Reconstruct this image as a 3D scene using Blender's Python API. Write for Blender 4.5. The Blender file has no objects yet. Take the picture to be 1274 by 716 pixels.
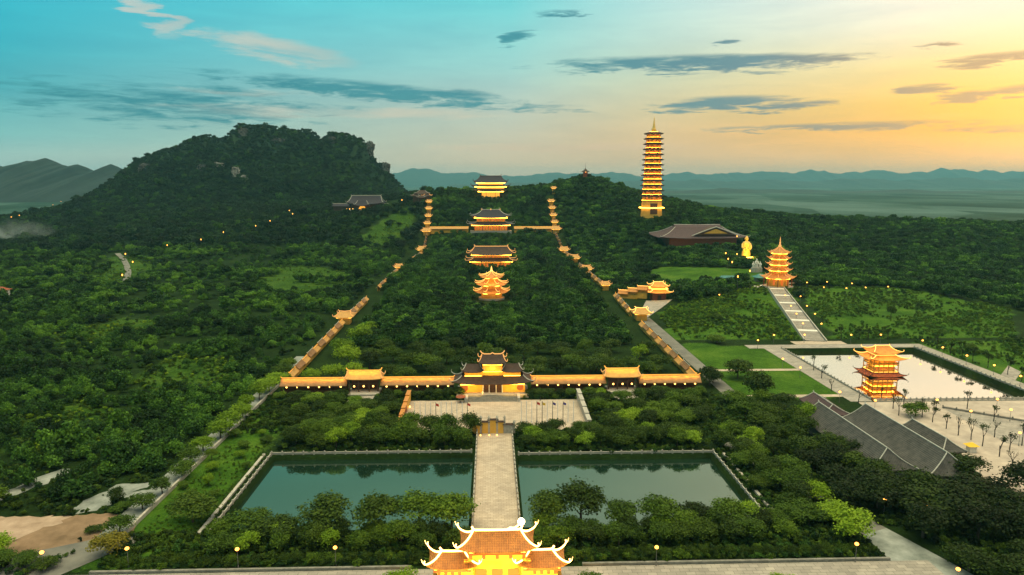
import bpy, bmesh, math, random
import numpy as np
from mathutils import Vector, Matrix
R = math.radians
rnd = random.Random(7)
nrs = np.random.RandomState(11)
S = bpy.context.scene
C = S.collection

# ------------------------------------------------------------------ camera
FPX, PITCH, YAW = 849.0, R(8.84), R(1.8)
CAM = np.array([-1.0, 0.0, 80.0])
cd = bpy.data.cameras.new('camera')
cam = bpy.data.objects.new('camera', cd)
C.objects.link(cam)
cam.location = CAM
cam.rotation_euler = (math.pi / 2 - PITCH, 0, -YAW)
cd.sensor_width = 36
cd.lens = 36 * FPX / 1274
cd.clip_start, cd.clip_end = 1.0, 40000
S.camera = cam
_f = np.array([math.sin(YAW) * math.cos(PITCH), math.cos(YAW) * math.cos(PITCH), -math.sin(PITCH)])
_r = np.array([math.cos(YAW), -math.sin(YAW), 0.0])
_u = np.cross(_r, _f)


def ray(px, py):
    return _f + _r * (px - 637) / FPX + _u * (358 - py) / FPX


def at_y(px, py, Y):
    d = ray(px, py)
    return CAM + d * ((Y - CAM[1]) / d[1])


def project(p):
    q = np.asarray(p, float) - CAM
    z = q @ _f
    return 637 + FPX * (q @ _r) / z, 358 - FPX * (q @ _u) / z, z


# ------------------------------------------------------------------ world, sun, exposure
def lin(*c):
    o = []
    for v in c:
        v /= 255.0
        o.append(v / 12.92 if v <= .04045 else ((v + .055) / 1.055) ** 2.4)
    return (o[0], o[1], o[2], 1.0)


SUN_AZ, SUN_EL = R(47), R(3.5)
W = bpy.data.worlds.new('World')
S.world = W
W.use_nodes = True
nt = W.node_tree
nt.nodes.clear()


class NG:
    def __init__(s, tree):
        s.t = tree

    def n(s, typ, ins=None, **kw):
        x = s.t.nodes.new(typ)
        for k, v in kw.items():
            setattr(x, k, v)
        for k, v in (ins or {}).items():
            if isinstance(v, bpy.types.NodeSocket):
                s.t.links.new(v, x.inputs[k])
            else:
                x.inputs[k].default_value = v
        return x

    def m(s, op, a, b=0.0, c=0.0, clamp=False):
        x = s.n('ShaderNodeMath', {0: a, 1: b, 2: c}, operation=op, use_clamp=clamp)
        return x.outputs[0]

    def ramp(s, fac, stops, interp='LINEAR'):
        x = s.n('ShaderNodeValToRGB', {'Fac': fac})
        cr = x.color_ramp
        cr.interpolation = interp
        while len(cr.elements) < len(stops):
            cr.elements.new(0.5)
        for e, (p, c) in zip(cr.elements, stops):
            e.position = p
            e.color = c
        return x.outputs[0]

    def mix(s, f, a, b, mode='MIX'):
        x = s.n('ShaderNodeMix', data_type='RGBA', blend_type=mode)
        for i, v in ((0, f), (6, a), (7, b)):
            if isinstance(v, bpy.types.NodeSocket):
                s.t.links.new(v, x.inputs[i])
            else:
                x.inputs[i].default_value = v
        return x.outputs[2]


g = NG(nt)
tc = g.n('ShaderNodeTexCoord')
vn = g.n('ShaderNodeVectorMath', {0: tc.outputs['Generated']}, operation='NORMALIZE').outputs[0]
sx = g.n('ShaderNodeSeparateXYZ', {0: vn})
hx, hy, hz = sx.outputs
el = g.m('ARCSINE', hz)
az = g.m('ARCTAN2', hx, hy)
sinaz = g.m('SINE', az)
ef = g.m('DIVIDE', g.m('ADD', el, R(2)), R(82), clamp=True)


def E_(deg):
    return (deg + 2) / 82.0


TOPC = (5.6, 5.0, 3.0, 1)  # zenith above the view, raised far brighter to top-light trees and paving
MIDC = (.50, .56, .50, 1)
rl = g.ramp(ef, [(E_(-2), lin(170, 205, 200)), (E_(1), lin(190, 214, 204)), (E_(3), lin(130, 204, 202)), (E_(6), lin(60, 178, 190)),
                 (E_(9), lin(24, 182, 200)), (E_(14), lin(20, 194, 216)), (E_(24), lin(84, 156, 148)), (E_(31), lin(120, 172, 160)), (E_(50), MIDC), (E_(66), TOPC)])
rm = g.ramp(ef, [(E_(-2), lin(226, 196, 160)), (E_(1.5), lin(230, 204, 168)), (E_(4), lin(204, 202, 180)), (E_(6.5), lin(186, 208, 196)),
                 (E_(9), lin(160, 216, 210)), (E_(14), lin(112, 218, 220)), (E_(24), lin(128, 176, 158)), (E_(31), lin(158, 188, 168)), (E_(50), MIDC), (E_(66), TOPC)])
rr = g.ramp(ef, [(E_(-2), lin(232, 168, 104)), (E_(1.5), lin(238, 184, 120)), (E_(3.6), lin(252, 178, 44)), (E_(5.5), lin(254, 196, 60)),
                 (E_(8), lin(255, 222, 140)), (E_(11), lin(255, 244, 214)), (E_(14), (1.05, .98, .86, 1)), (E_(20), lin(255, 240, 210)), (E_(50), MIDC), (E_(66), TOPC)])
fl = g.n('ShaderNodeMapRange', {'Value': sinaz, 'From Min': -0.60, 'From Max': 0.03, 'To Min': 0, 'To Max': 1}).outputs[0]
fr = g.n('ShaderNodeMapRange', {'Value': sinaz, 'From Min': 0.03, 'From Max': 0.56, 'To Min': 0, 'To Max': 1}).outputs[0]
base = g.mix(fr, g.mix(fl, rl, rm), rr)
# drifting cloud bands, laid out on the dome by direction
cv = g.n('ShaderNodeCombineXYZ', {0: g.m('MULTIPLY', az, 6.0), 1: g.m('MULTIPLY', el, 42.0), 2: 0.0}).outputs[0]
nz = g.n('ShaderNodeTexNoise', {'Vector': cv, 'Scale': 1.0, 'Detail': 7.0, 'Roughness': 0.62, 'Distortion': 0.5}).outputs[0]
cv2 = g.n('ShaderNodeCombineXYZ', {0: g.m('MULTIPLY', az, 13.0), 1: g.m('MULTIPLY', el, 100.0), 2: 3.3}).outputs[0]
nz2 = g.n('ShaderNodeTexNoise', {'Vector': cv2, 'Scale': 1.4, 'Detail': 9.0, 'Roughness': 0.66, 'Distortion': 0.4}).outputs[0]


def dirae(px, py):
    d = ray(px, py)
    d = d / np.linalg.norm(d)
    return math.atan2(d[0], d[1]), math.asin(d[2])


warp_a = g.m('ADD', az, g.m('MULTIPLY', g.m('SUBTRACT', nz, 0.5), 0.22))
warp_e = g.m('ADD', el, g.m('MULTIPLY', g.m('SUBTRACT', nz2, 0.5), 0.022))


def blob(px, py, w, h, amp=1.0, tilt=0.0):
    a0, e0 = dirae(px, py)
    da = g.m('SUBTRACT', warp_a, a0)
    de = g.m('SUBTRACT', g.m('SUBTRACT', warp_e, e0), g.m('MULTIPLY', da, tilt))
    qa = g.m('DIVIDE', da, w / 2 / FPX)
    qe = g.m('DIVIDE', de, h / 2 / FPX)
    q = g.m('ADD', g.m('MULTIPLY', qa, qa), g.m('MULTIPLY', qe, qe))
    return g.m('MULTIPLY', g.m('SUBTRACT', 1.0, q), amp, clamp=True)


def union(bl):
    o = bl[0]
    for b in bl[1:]:
        o = g.m('MAXIMUM', o, b)
    return o


dark = union([blob(860, 80, 430, 27, 1, -.02), blob(930, 74, 330, 17, .95, -.04), blob(915, 129, 230, 24), blob(470, 115, 470, 30, 1, -.07),
              blob(655, 46, 66, 20), blob(1168, 57, 60, 9), blob(1235, 74, 110, 16, 1, .05), blob(1172, 110, 70, 14), blob(1245, 116, 120, 16, .9, .1),
              blob(1040, 157, 330, 12, .75), blob(880, 55, 60, 10), blob(190, 128, 520, 60, .62), blob(700, 16, 60, 10, .7), blob(630, 134, 300, 14, .6),
              blob(1230, 160, 160, 10, .6), blob(60, 120, 260, 40, .5)])
dm = g.n('ShaderNodeMapRange', {'Value': g.m('ADD', g.m('MULTIPLY', dark, 0.8), g.m('MULTIPLY', g.m('SUBTRACT', nz2, 0.5), 2.1)), 'From Min': 0.15, 'From Max': 0.75, 'To Min': 0, 'To Max': 1}, interpolation_type='SMOOTHSTEP').outputs[0]
dm = g.m('MULTIPLY', dm, g.m('GREATER_THAN', dark, 0.001))
dcol = g.ramp(fr, [(0.0, lin(34, 138, 152)), (.62, lin(58, 122, 142)), (1.0, lin(164, 132, 104))])
base = g.mix(g.m('MULTIPLY', dm, 0.95), base, dcol)
pink = union([blob(186, 18, 70, 40, 1, -.5), blob(350, 62, 200, 38, .8, -.15), blob(250, 42, 70, 16, .6), blob(430, 140, 620, 20, .55), blob(720, 184, 420, 14, .7), blob(300, 115, 260, 12, .5),
              blob(1120, 150, 200, 30, .3)])
pm = g.n('ShaderNodeMapRange', {'Value': g.m('ADD', g.m('MULTIPLY', pink, 0.7), g.m('SUBTRACT', nz, 0.5)), 'From Min': 0.1, 'From Max': 0.7, 'To Min': 0, 'To Max': 1}, interpolation_type='SMOOTHSTEP').outputs[0]
pm = g.m('MULTIPLY', pm, g.m('GREATER_THAN', pink, 0.001))
base = g.mix(g.m('MULTIPLY', pm, 0.75), base, g.mix(fl, lin(206, 214, 206), lin(228, 196, 164)))
# thin uneven veil everywhere
base = g.mix(1.0, base, g.ramp(nz, [(0.3, (0.9, 0.92, 0.94, 1)), (0.7, (1.08, 1.06, 1.03, 1))]), 'MULTIPLY')
sky = g.n('ShaderNodeTexSky', sky_type='NISHITA', sun_disc=False, sun_elevation=SUN_EL, sun_rotation=SUN_AZ, air_density=1.0, dust_density=2.0, ozone_density=2.0)
b1 = g.n('ShaderNodeBackground', {'Color': sky.outputs[0], 'Strength': 0.03})
b2 = g.n('ShaderNodeBackground', {'Color': base, 'Strength': 0.93})
ad = g.n('ShaderNodeAddShader', {0: b1.outputs[0], 1: b2.outputs[0]})
wo = g.n('ShaderNodeOutputWorld', {'Surface': ad.outputs[0]})

sd = bpy.data.lights.new('sun', 'SUN')
sd.energy, sd.angle, sd.color = 0.25, R(12), (1.0, 0.72, 0.42)
so = bpy.data.objects.new('sun', sd)
C.objects.link(so)
sdir = Vector((math.sin(SUN_AZ) * math.cos(R(9)), math.cos(SUN_AZ) * math.cos(R(9)), math.sin(R(9))))
so.rotation_euler = sdir.to_track_quat('Z', 'Y').to_euler()

S.view_settings.view_transform = 'Standard'
S.view_settings.look = 'None'
S.view_settings.exposure = 0.0
S.view_settings.gamma = 1.0
S.view_settings.use_curve_mapping = False
S.render.engine = 'CYCLES'
cy = S.cycles
cy.use_denoising = True
cy.max_bounces, cy.diffuse_bounces, cy.glossy_bounces, cy.transmission_bounces, cy.volume_bounces = 4, 2, 2, 2, 1
cy.sample_clamp_indirect = 3.0
cy.sample_clamp_direct = 0.0
cy.caustics_reflective = cy.caustics_refractive = False


# ------------------------------------------------------------------ materials
def new_mat(name):
    m = bpy.data.materials.new(name)
    m.use_nodes = True
    m.node_tree.nodes.clear()
    gg = NG(m.node_tree)
    out = gg.n('ShaderNodeOutputMaterial')
    return m, gg, out


def surf(name, c1, c2, scale=1.0, rough=0.8, bump=0.0, detail=6.0, spec=0.3, stretch=None):
    m, q, out = new_mat(name)
    tcn = q.n('ShaderNodeTexCoord')
    vec = tcn.outputs['Object']
    if stretch:
        vec = q.n('ShaderNodeMapping', {'Vector': vec, 'Scale': stretch}).outputs[0]
    n1 = q.n('ShaderNodeTexNoise', {'Vector': vec, 'Scale': scale, 'Detail': detail, 'Roughness': 0.65}).outputs[0]
    col = q.ramp(n1, [(0.32, (*c1, 1)), (0.68, (*c2, 1))])
    b = q.n('ShaderNodeBsdfPrincipled', {'Base Color': col, 'Roughness': rough, 'Specular IOR Level': spec})
    if bump:
        bp = q.n('ShaderNodeBump', {'Height': n1, 'Strength': bump, 'Distance': 0.3})
        m.node_tree.links.new(bp.outputs[0], b.inputs['Normal'])
    m.node_tree.links.new(b.outputs[0], out.inputs[0])
    return m


def tiles(name, c1, c2, rough=0.55):
    """roof of ribbed clay tiles: weathered colour plus fine ribs as bump"""
    m, q, out = new_mat(name)
    tcn = q.n('ShaderNodeTexCoord')
    v = tcn.outputs['Object']
    n1 = q.n('ShaderNodeTexNoise', {'Vector': v, 'Scale': 0.6, 'Detail': 8.0, 'Roughness': 0.7}).outputs[0]
    s3 = q.n('ShaderNodeSeparateXYZ', {0: v})
    wv = q.m('SINE', q.m('MULTIPLY', s3.outputs[0], 14.0))
    wz = q.m('SINE', q.m('MULTIPLY', s3.outputs[2], 22.0))
    rib = q.m('ADD', q.m('MULTIPLY', wv, 0.5), q.m('MULTIPLY', wz, 0.3))
    col = q.ramp(q.m('ADD', n1, q.m('MULTIPLY', rib, 0.1)), [(0.3, (*c1, 1)), (0.7, (*c2, 1))])
    b = q.n('ShaderNodeBsdfPrincipled', {'Base Color': col, 'Roughness': rough, 'Specular IOR Level': 0.35})
    bp = q.n('ShaderNodeBump', {'Height': rib, 'Strength': 0.5, 'Distance': 0.1})
    m.node_tree.links.new(bp.outputs[0], b.inputs['Normal'])
    m.node_tree.links.new(b.outputs[0], out.inputs[0])
    return m


def glow(name, c, s):
    m, q, out = new_mat(name)
    e = q.n('ShaderNodeEmission', {'Color': (*c, 1), 'Strength': s})
    m.node_tree.links.new(e.outputs[0], out.inputs[0])
    return m


def leaf(name, lo, mid, hi, patch=0.0):
    """foliage: leaf to leaf, tree to tree and stand to stand differences of real leaf colour"""
    m, q, out = new_mat(name)
    oi = q.n('ShaderNodeObjectInfo')
    at = q.n('ShaderNodeAttribute', attribute_name='lf')
    geo = q.n('ShaderNodeNewGeometry')
    big = q.n('ShaderNodeTexNoise', {'Vector': oi.outputs['Location'], 'Scale': 0.026, 'Detail': 4.0}).outputs[0]
    f = q.m('ADD', q.m('MULTIPLY', oi.outputs['Random'], 0.5), q.m('MULTIPLY', at.outputs['Fac'], 0.45))
    f = q.m('ADD', f, q.m('MULTIPLY', q.m('SUBTRACT', big, 0.5), 1.1 * patch + 0.2))
    f = q.m('ADD', f, 0.0, clamp=True)
    col = q.ramp(f, [(0.05, (*lo, 1)), (0.5, (*mid, 1)), (0.95, (*hi, 1))])
    d = q.n('ShaderNodeBsdfPrincipled', {'Base Color': col, 'Roughness': 0.65, 'Specular IOR Level': 0.15})
    t = q.n('ShaderNodeBsdfTranslucent', {'Color': q.mix(0.5, col, (0.05, 0.10, 0.01, 1))})
    mx = q.n('ShaderNodeMixShader', {0: 0.22, 1: d.outputs[0], 2: t.outputs[0]})
    m.node_tree.links.new(mx.outputs[0], out.inputs[0])
    return m


M = {}
M['leaf_dark'] = leaf('leaf_dark', (.010, .020, .003), (.030, .060, .006), (.075, .125, .010))
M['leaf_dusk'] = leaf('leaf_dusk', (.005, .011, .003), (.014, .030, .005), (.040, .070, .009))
M['leaf_mid'] = leaf('leaf_mid', (.022, .048, .005), (.062, .120, .009), (.130, .210, .014))
M['leaf_bright'] = leaf('leaf_bright', (.075, .15, .008), (.155, .27, .012), (.25, .37, .02))
M['leaf_gold'] = leaf('leaf_gold', (.10, .10, .012), (.17, .15, .015), (.24, .20, .02))
M['leaf_wild'] = leaf('leaf_wild', (.005, .016, .004), (.034, .100, .012), (.120, .260, .022), 1.8)
M['leaf_deep'] = leaf('leaf_deep', (.004, .014, .004), (.016, .052, .009), (.052, .130, .015), 1.5)
M['leaf_massif'] = leaf('leaf_massif', (.003, .009, .005), (.008, .026, .011), (.022, .060, .018), 1.2)
M['bark'] = surf('bark', (.05, .035, .025), (.12, .09, .07), 3, .9)
M['bark_dark'] = surf('bark_dark', (.018, .015, .014), (.05, .042, .038), 3, .9)
M['paving'] = None
M['stone'] = surf('stone', (.30, .28, .25), (.46, .43, .39), 1.2, .8, .2)
M['stone_dark'] = surf('stone_dark', (.12, .12, .11), (.24, .23, .21), 1.0, .85, .2)
M['white_stone'] = surf('white_stone', (.55, .54, .50), (.75, .73, .68), 1.5, .7)
M['ochre'] = surf('ochre', (.58, .32, .05), (.74, .43, .08), .5, .75)
M['pagoda_wall'] = surf('pagoda_wall', (.60, .26, .04), (.74, .36, .06), .5, .75)
M['red_wood'] = surf('red_wood', (.20, .045, .02), (.34, .085, .035), 1.5, .6)
M['dark_wood'] = surf('dark_wood', (.045, .022, .014), (.10, .05, .03), 1.5, .6)
M['tile_dark'] = tiles('tile_dark', (.030, .018, .016), (.075, .045, .036), .8)
M['tile_blue'] = tiles('tile_blue', (.014, .014, .026), (.035, .032, .05), .8)
M['tile_lit_gold'] = tiles('tile_lit_gold', (.40, .20, .05), (.60, .32, .08))  # brown roof tile with gold ridge light mixed into its base colour
M['tile_brown'] = tiles('tile_brown', (.17, .08, .03), (.30, .15, .05))
M['tile_rust'] = tiles('tile_rust', (.16, .062, .014), (.34, .145, .03))
M['tile_amber'] = tiles('tile_amber', (.40, .15, .03), (.60, .25, .05))
M['tile_grey'] = tiles('tile_grey', (.026, .027, .029), (.085, .083, .080), .8)
M['tile_purple'] = tiles('tile_purple', (.045, .028, .034), (.09, .055, .062), .8)
M['tile_teal'] = tiles('tile_teal', (.03, .13, .14), (.06, .22, .23), .6)
M['led'] = glow('led', (1.0, .56, .15), 9.0)
M['led_gold'] = glow('led_gold', (1.0, .50, .11), 3.0)
M['led_soft'] = glow('led_soft', (1.0, .48, .14), 1.15)
M['led_roof'] = glow('led_roof', (1.0, .45, .07), 1.5)
M['eave_lamp'] = glow('eave_lamp', (1.0, .46, .045), 13.0)
M['pagoda_lamp'] = glow('pagoda_lamp', (1.0, .37, .03), 36.0)
M['eave_dim'] = glow('eave_dim', (1.0, .50, .07), 5.0)
M['lamp_glow'] = glow('lamp_glow', (1.0, .38, .06), 6.0)
M['lantern_glow'] = glow('lantern_glow', (1.0, .48, .10), 7.0)
M['window_glow'] = glow('window_glow', (1.0, .42, .05), 1.3)
M['window_red'] = glow('window_red', (1.0, .22, .03), .75)
M['orb'] = glow('orb', (1.0, .80, .42), 12.0)
M['gold'] = surf('gold', (.75, .45, .08), (.85, .55, .12), 1, .35, spec=.6)
M['grey_ridge'] = surf('grey_ridge', (.30, .30, .28), (.5, .49, .46), 2, .8)
M['metal'] = surf('metal', (.10, .10, .10), (.2, .2, .2), 2, .5)
M['flag_red'] = surf('flag_red', (.5, .03, .02), (.6, .05, .03), 1, .8)
M['flag_yellow'] = surf('flag_yellow', (.7, .45, .04), (.8, .5, .05), 1, .8)
M['flag_blue'] = surf('flag_blue', (.06, .05, .25), (.1, .08, .32), 1, .8)
M['cloth_pale'] = surf('cloth_pale', (.6, .6, .62), (.75, .75, .75), 3, .9)
M['skin'] = surf('skin', (.4, .25, .17), (.5, .32, .22), 3, .6)
M['pale_dirt'] = surf('pale_dirt', (.26, .18, .13), (.42, .31, .24), .25, .95)
M['rust_dirt'] = surf('rust_dirt', (.13, .085, .05), (.26, .17, .11), .22, .95)
M['gravel'] = surf('gravel', (.12, .14, .13), (.30, .32, .31), .22, .95)
M['tarmac'] = surf('tarmac', (.10, .10, .095), (.19, .185, .17), .15, .9)
M['lot'] = surf('lot', (.30, .25, .22), (.50, .42, .36), .18, .9)
M['cliff'] = surf('cliff', (.02, .03, .03), (.30, .31, .30), .25, .95, .5)


def paving(name, c1, c2, sx_=0.9):
    m, q, out = new_mat(name)
    tcn = q.n('ShaderNodeTexCoord')
    v = tcn.outputs['Object']
    br = q.n('ShaderNodeTexBrick', {'Vector': v, 'Color1': (*c1, 1), 'Color2': (*c2, 1), 'Mortar': (c1[0] * .6, c1[1] * .6, c1[2] * .6, 1), 'Scale': sx_, 'Mortar Size': 0.03, 'Row Height': 0.7, 'Brick Width': 1.2})
    n1 = q.n('ShaderNodeTexNoise', {'Vector': v, 'Scale': 0.16, 'Detail': 7.0, 'Roughness': .7}).outputs[0]
    col = q.mix(1.0, br.outputs[0], q.ramp(n1, [(.3, (.7, .7, .7, 1)), (.7, (1.1, 1.08, 1.05, 1))]), 'MULTIPLY')
    b = q.n('ShaderNodeBsdfPrincipled', {'Base Color': col, 'Roughness': .75, 'Specular IOR Level': .3})
    m.node_tree.links.new(b.outputs[0], out.inputs[0])
    return m


M['paving'] = paving('paving', (.42, .34, .275), (.53, .435, .36))
M['paving_grey'] = paving('paving_grey', (.28, .255, .235), (.38, .345, .315), .6)


def water(name, deep, refl, rough=0.02, tint=(1, 1, 1)):
    m, q, out = new_mat(name)
    tcn = q.n('ShaderNodeTexCoord')
    n1 = q.n('ShaderNodeTexNoise', {'Vector': tcn.outputs['Object'], 'Scale': .55, 'Detail': 5.0, 'Roughness': .6}).outputs[0]
    bp = q.n('ShaderNodeBump', {'Height': n1, 'Strength': 0.07, 'Distance': 0.1})
    d = q.n('ShaderNodeBsdfDiffuse', {'Color': (*deep, 1)})
    gl = q.n('ShaderNodeBsdfGlossy', {'Color': (*tint, 1), 'Roughness': rough, 'Normal': bp.outputs[0]})
    mx = q.n('ShaderNodeMixShader', {0: refl, 1: d.outputs[0], 2: gl.outputs[0]})
    m.node_tree.links.new(mx.outputs[0], out.inputs[0])
    return m


M['pond'] = water('pond', (.008, .026, .018), .44, .03, (.82, .86, .70))
M['lake'] = water('lake', (.05, .06, .04), .93, .004, (.98, .86, .68))


# ------------------------------------------------------------------ mesh helpers
class MB:
    def __init__(s):
        s.v, s.f = [], []

    def add(s, vs, fs):
        o = len(s.v)
        s.v += [tuple(map(float, p)) for p in vs]
        s.f += [tuple(i + o for i in q) for q in fs]

    def box(s, x0, x1, y0, y1, z0, z1):
        s.add([(x0, y0, z0), (x1, y0, z0), (x1, y1, z0), (x0, y1, z0), (x0, y0, z1), (x1, y0, z1), (x1, y1, z1), (x0, y1, z1)],
              [(0, 3, 2, 1), (4, 5, 6, 7), (0, 1, 5, 4), (1, 2, 6, 5), (2, 3, 7, 6), (3, 0, 4, 7)])

    def prism(s, poly, z0, z1, top=None):
        n = len(poly)
        top = top or poly
        s.add([(x, y, z0) for x, y in poly] + [(x, y, z1) for x, y in top],
              [tuple(range(n - 1, -1, -1)), tuple(range(n, 2 * n))] + [(i, (i + 1) % n, n + (i + 1) % n, n + i) for i in range(n)])

    def tube(s, pts, r, n=6, r2=None, closed=False):
        pts = [Vector(p) for p in pts]
        k = len(pts)
        r2 = r if r2 is None else r2
        vs, fs = [], []
        for i, p in enumerate(pts):
            a = pts[i - 1] if (i > 0 or closed) else p
            b = pts[(i + 1) % k] if (i < k - 1 or closed) else p
            t = (b - a)
            t = t.normalized() if t.length > 1e-6 else Vector((0, 0, 1))
            up = Vector((0, 0, 1)) if abs(t.z) < .95 else Vector((1, 0, 0))
            e1 = t.cross(up).normalized()
            e2 = e1.cross(t)
            rad = r + (r2 - r) * i / max(1, k - 1)
            for j in range(n):
                an = 2 * math.pi * j / n
                vs.append(p + e1 * math.cos(an) * rad + e2 * math.sin(an) * rad)
        for i in range(k if closed else k - 1):
            for j in range(n):
                i2 = (i + 1) % k
                fs.append((i * n + j, i * n + (j + 1) % n, i2 * n + (j + 1) % n, i2 * n + j))
        if not closed:
            fs.append(tuple(range(n - 1, -1, -1)))
            fs.append(tuple((k - 1) * n + j for j in range(n)))
        s.add(vs, fs)

    def lathe(s, prof, n=12, cx=0, cy_=0):
        vs, fs = [], []
        for (r_, z_) in prof:
            for j in range(n):
                a = 2 * math.pi * j / n
                vs.append((cx + r_ * math.cos(a), cy_ + r_ * math.sin(a), z_))
        for i in range(len(prof) - 1):
            for j in range(n):
                fs.append((i * n + j, i * n + (j + 1) % n, (i + 1) * n + (j + 1) % n, (i + 1) * n + j))
        fs.append(tuple(range(n - 1, -1, -1)))
        fs.append(tuple((len(prof) - 1) * n + j for j in range(n)))
        s.add(vs, fs)

    def ball(s, c, r_, n=10, sc=(1, 1, 1)):
        prof = [(math.sin(math.pi * i / 7) * r_ + .001, -math.cos(math.pi * i / 7) * r_) for i in range(8)]
        o = len(s.v)
        s.lathe(prof, n)
        s.v[o:] = [(c[0] + x * sc[0], c[1] + y * sc[1], c[2] + z * sc[2]) for x, y, z in s.v[o:]]

    def build(s, name, mat, parent=None, smooth=False, loc=None):
        me = bpy.data.meshes.new(name)
        me.from_pydata(s.v, [], s.f)
        if mat is not None:
            me.materials.append(M[mat] if isinstance(mat, str) else mat)
        if smooth:
            me.polygons.foreach_set('use_smooth', [True] * len(me.polygons))
        me.update()
        o = bpy.data.objects.new(name, me)
        C.objects.link(o)
        if parent is not None:
            o.parent = parent
        if loc is not None:
            o.location = loc
        return o


def tag(o, label=None, cat=None, group=None, kind=None):
    if label:
        assert 4 <= len(label.split()) <= 16, label
        o['label'] = label
    if cat:
        o['category'] = cat
    if group:
        o['group'] = group
    if kind:
        o['kind'] = kind
    return o


def empty(name, loc, label, cat, rz=0.0, group=None):
    o = bpy.data.objects.new(name, None)
    C.objects.link(o)
    o.location = [float(c) for c in loc]
    o.rotation_euler = (0, 0, rz)
    o.empty_display_size = .2
    return tag(o, label, cat, group)


def copy_tree(o, parent=None):
    c = o.copy()
    C.objects.link(c)
    if parent is not None:
        c.parent = parent
    for ch in list(KIDS(o)):
        copy_tree(ch, c)
    return c


def KIDS(o):
    return _kids.get(o.name) or o.children


_kids = {}
ORD = ['first', 'second', 'third', 'fourth', 'fifth', 'sixth', 'seventh', 'eighth', 'ninth', 'tenth', 'eleventh', 'twelfth', 'thirteenth', 'fourteenth', 'fifteenth', 'sixteenth',
       'seventeenth', 'eighteenth', 'nineteenth', 'twentieth', 'twenty-first', 'twenty-second', 'twenty-third', 'twenty-fourth', 'twenty-fifth', 'twenty-sixth', 'twenty-seventh', 'twenty-eighth']


# ------------------------------------------------------------------ terrain
def vnoise(x, y, seed=0):
    x = np.asarray(x, float)
    y = np.asarray(y, float)
    xi, yi = np.floor(x), np.floor(y)
    fx, fy = x - xi, y - yi
    fx, fy = fx * fx * (3 - 2 * fx), fy * fy * (3 - 2 * fy)

    def h(a, b):
        q = np.sin(a * 127.1 + b * 311.7 + seed * 74.7) * 43758.5453
        return q - np.floor(q)
    return (h(xi, yi) * (1 - fx) + h(xi + 1, yi) * fx) * (1 - fy) + (h(xi, yi + 1) * (1 - fx) + h(xi + 1, yi + 1) * fx) * fy


def fbm(x, y, seed=0, oct=4):
    o, a = 0, .5
    for i in range(oct):
        o = o + a * vnoise(x * 2 ** i, y * 2 ** i, seed + i)
        a *= .5
    return o


CTRL = [(0, 700, 0), (-84, 640, 0), (84, 640, 0), (-76, 740, 0), (76, 740, 1), (0, 760, 4), (-75, 800, 9), (0, 800, 13), (78, 810, 14), (-78, 830, 16), (78, 830, 18), (0, 830, 20),
        (-80, 880, 35), (0, 880, 31), (80, 880, 37), (-90, 930, 57), (80, 930, 59), (0, 940, 47), (0, 1000, 58), (-60, 1010, 66), (60, 1010, 66), (0, 1070, 66), (137, 1000, 86), (80, 1000, 68),
        (190, 1000, 72), (230, 1000, 56), (185, 790, 44), (130, 800, 28), (212, 700, 22), (250, 760, 32), (150, 700, 12), (120, 900, 46), (200, 900, 57), (0, 1200, 30), (137, 1200, 50), (0, 1400, 0),
        (307, 900, 36), (413, 900, 31), (560, 900, 27), (704, 900, 23), (1200, 900, 14), (394, 620, 4), (477, 750, 14), (311, 600, 7), (482, 620, 3), (560, 420, 0), (330, 430, 0), (400, 1250, 2), (700, 1200, 0), (1200, 1200, 0),
        (250, 640, 14), (300, 760, 24), (203, 473, 6), (227, 600, 9), (225, 520, 7), (167, 540, 5), (262, 500, 6), (240, 400, 2), (285, 350, 0),
        (-200, 700, 2), (-300, 640, 0), (-170, 800, 14), (-172, 950, 42), (-172, 900, 37), (-130, 900, 42), (-260, 850, 22), (-350, 900, 20), (-480, 800, 4), (-400, 1100, 38), (-650, 1150, 22), (-650, 950, 4), (-780, 1200, 14), (-950, 1100, 0),
        (-1100, 1500, 0), (-180, 1100, 44), (-120, 1050, 58), (-1000, 600, 0), (-500, 600, 0), (-300, 400, 0), (-500, 300, 0), (-200, 250, 0), (-1500, 2500, 0), (0, 2500, 0), (1500, 2500, 0), (0, 1700, 0), (-300, 2000, 0), (500, 1700, 0)]
CTRL += [(x, y, 0) for x in (-110, -50, 0, 50, 110, 180, 240, 320) for y in (60, 150, 240, 320)] + [(x, y, 0) for x in (-110, -50, 0, 50, 100) for y in (400, 480, 560)]
CT = np.array(CTRL, float)
_D = np.sqrt(((CT[:, None, :2] - CT[None, :, :2]) ** 2).sum(-1))
_w = np.linalg.solve(_D + np.eye(len(CT)) * 1e-6, CT[:, 2])
SKYL = [(30, 282), (57, 275), (90, 258), (120, 245), (150, 228), (166, 222), (173, 217), (175, 200), (182, 193), (194, 187), (225, 178), (243, 167), (255, 164), (272, 170), (291, 165), (295, 151), (325, 151), (350, 157), (385, 160), (402, 172), (407, 163), (432, 163), (450, 168), (459, 178), (463, 192), (475, 204), (490, 219), (505, 236), (525, 250), (560, 285)]
_mp = np.array([at_y(a_, b_, 1500) for a_, b_ in SKYL])
MX, MZ = _mp[:, 0], np.maximum(_mp[:, 2] - 9, 0)
MZ[0] = MZ[-1] = 0


def sstep(a, b, x):
    t = np.clip((x - a) / (b - a), 0, 1)
    return t * t * (3 - 2 * t)


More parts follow.
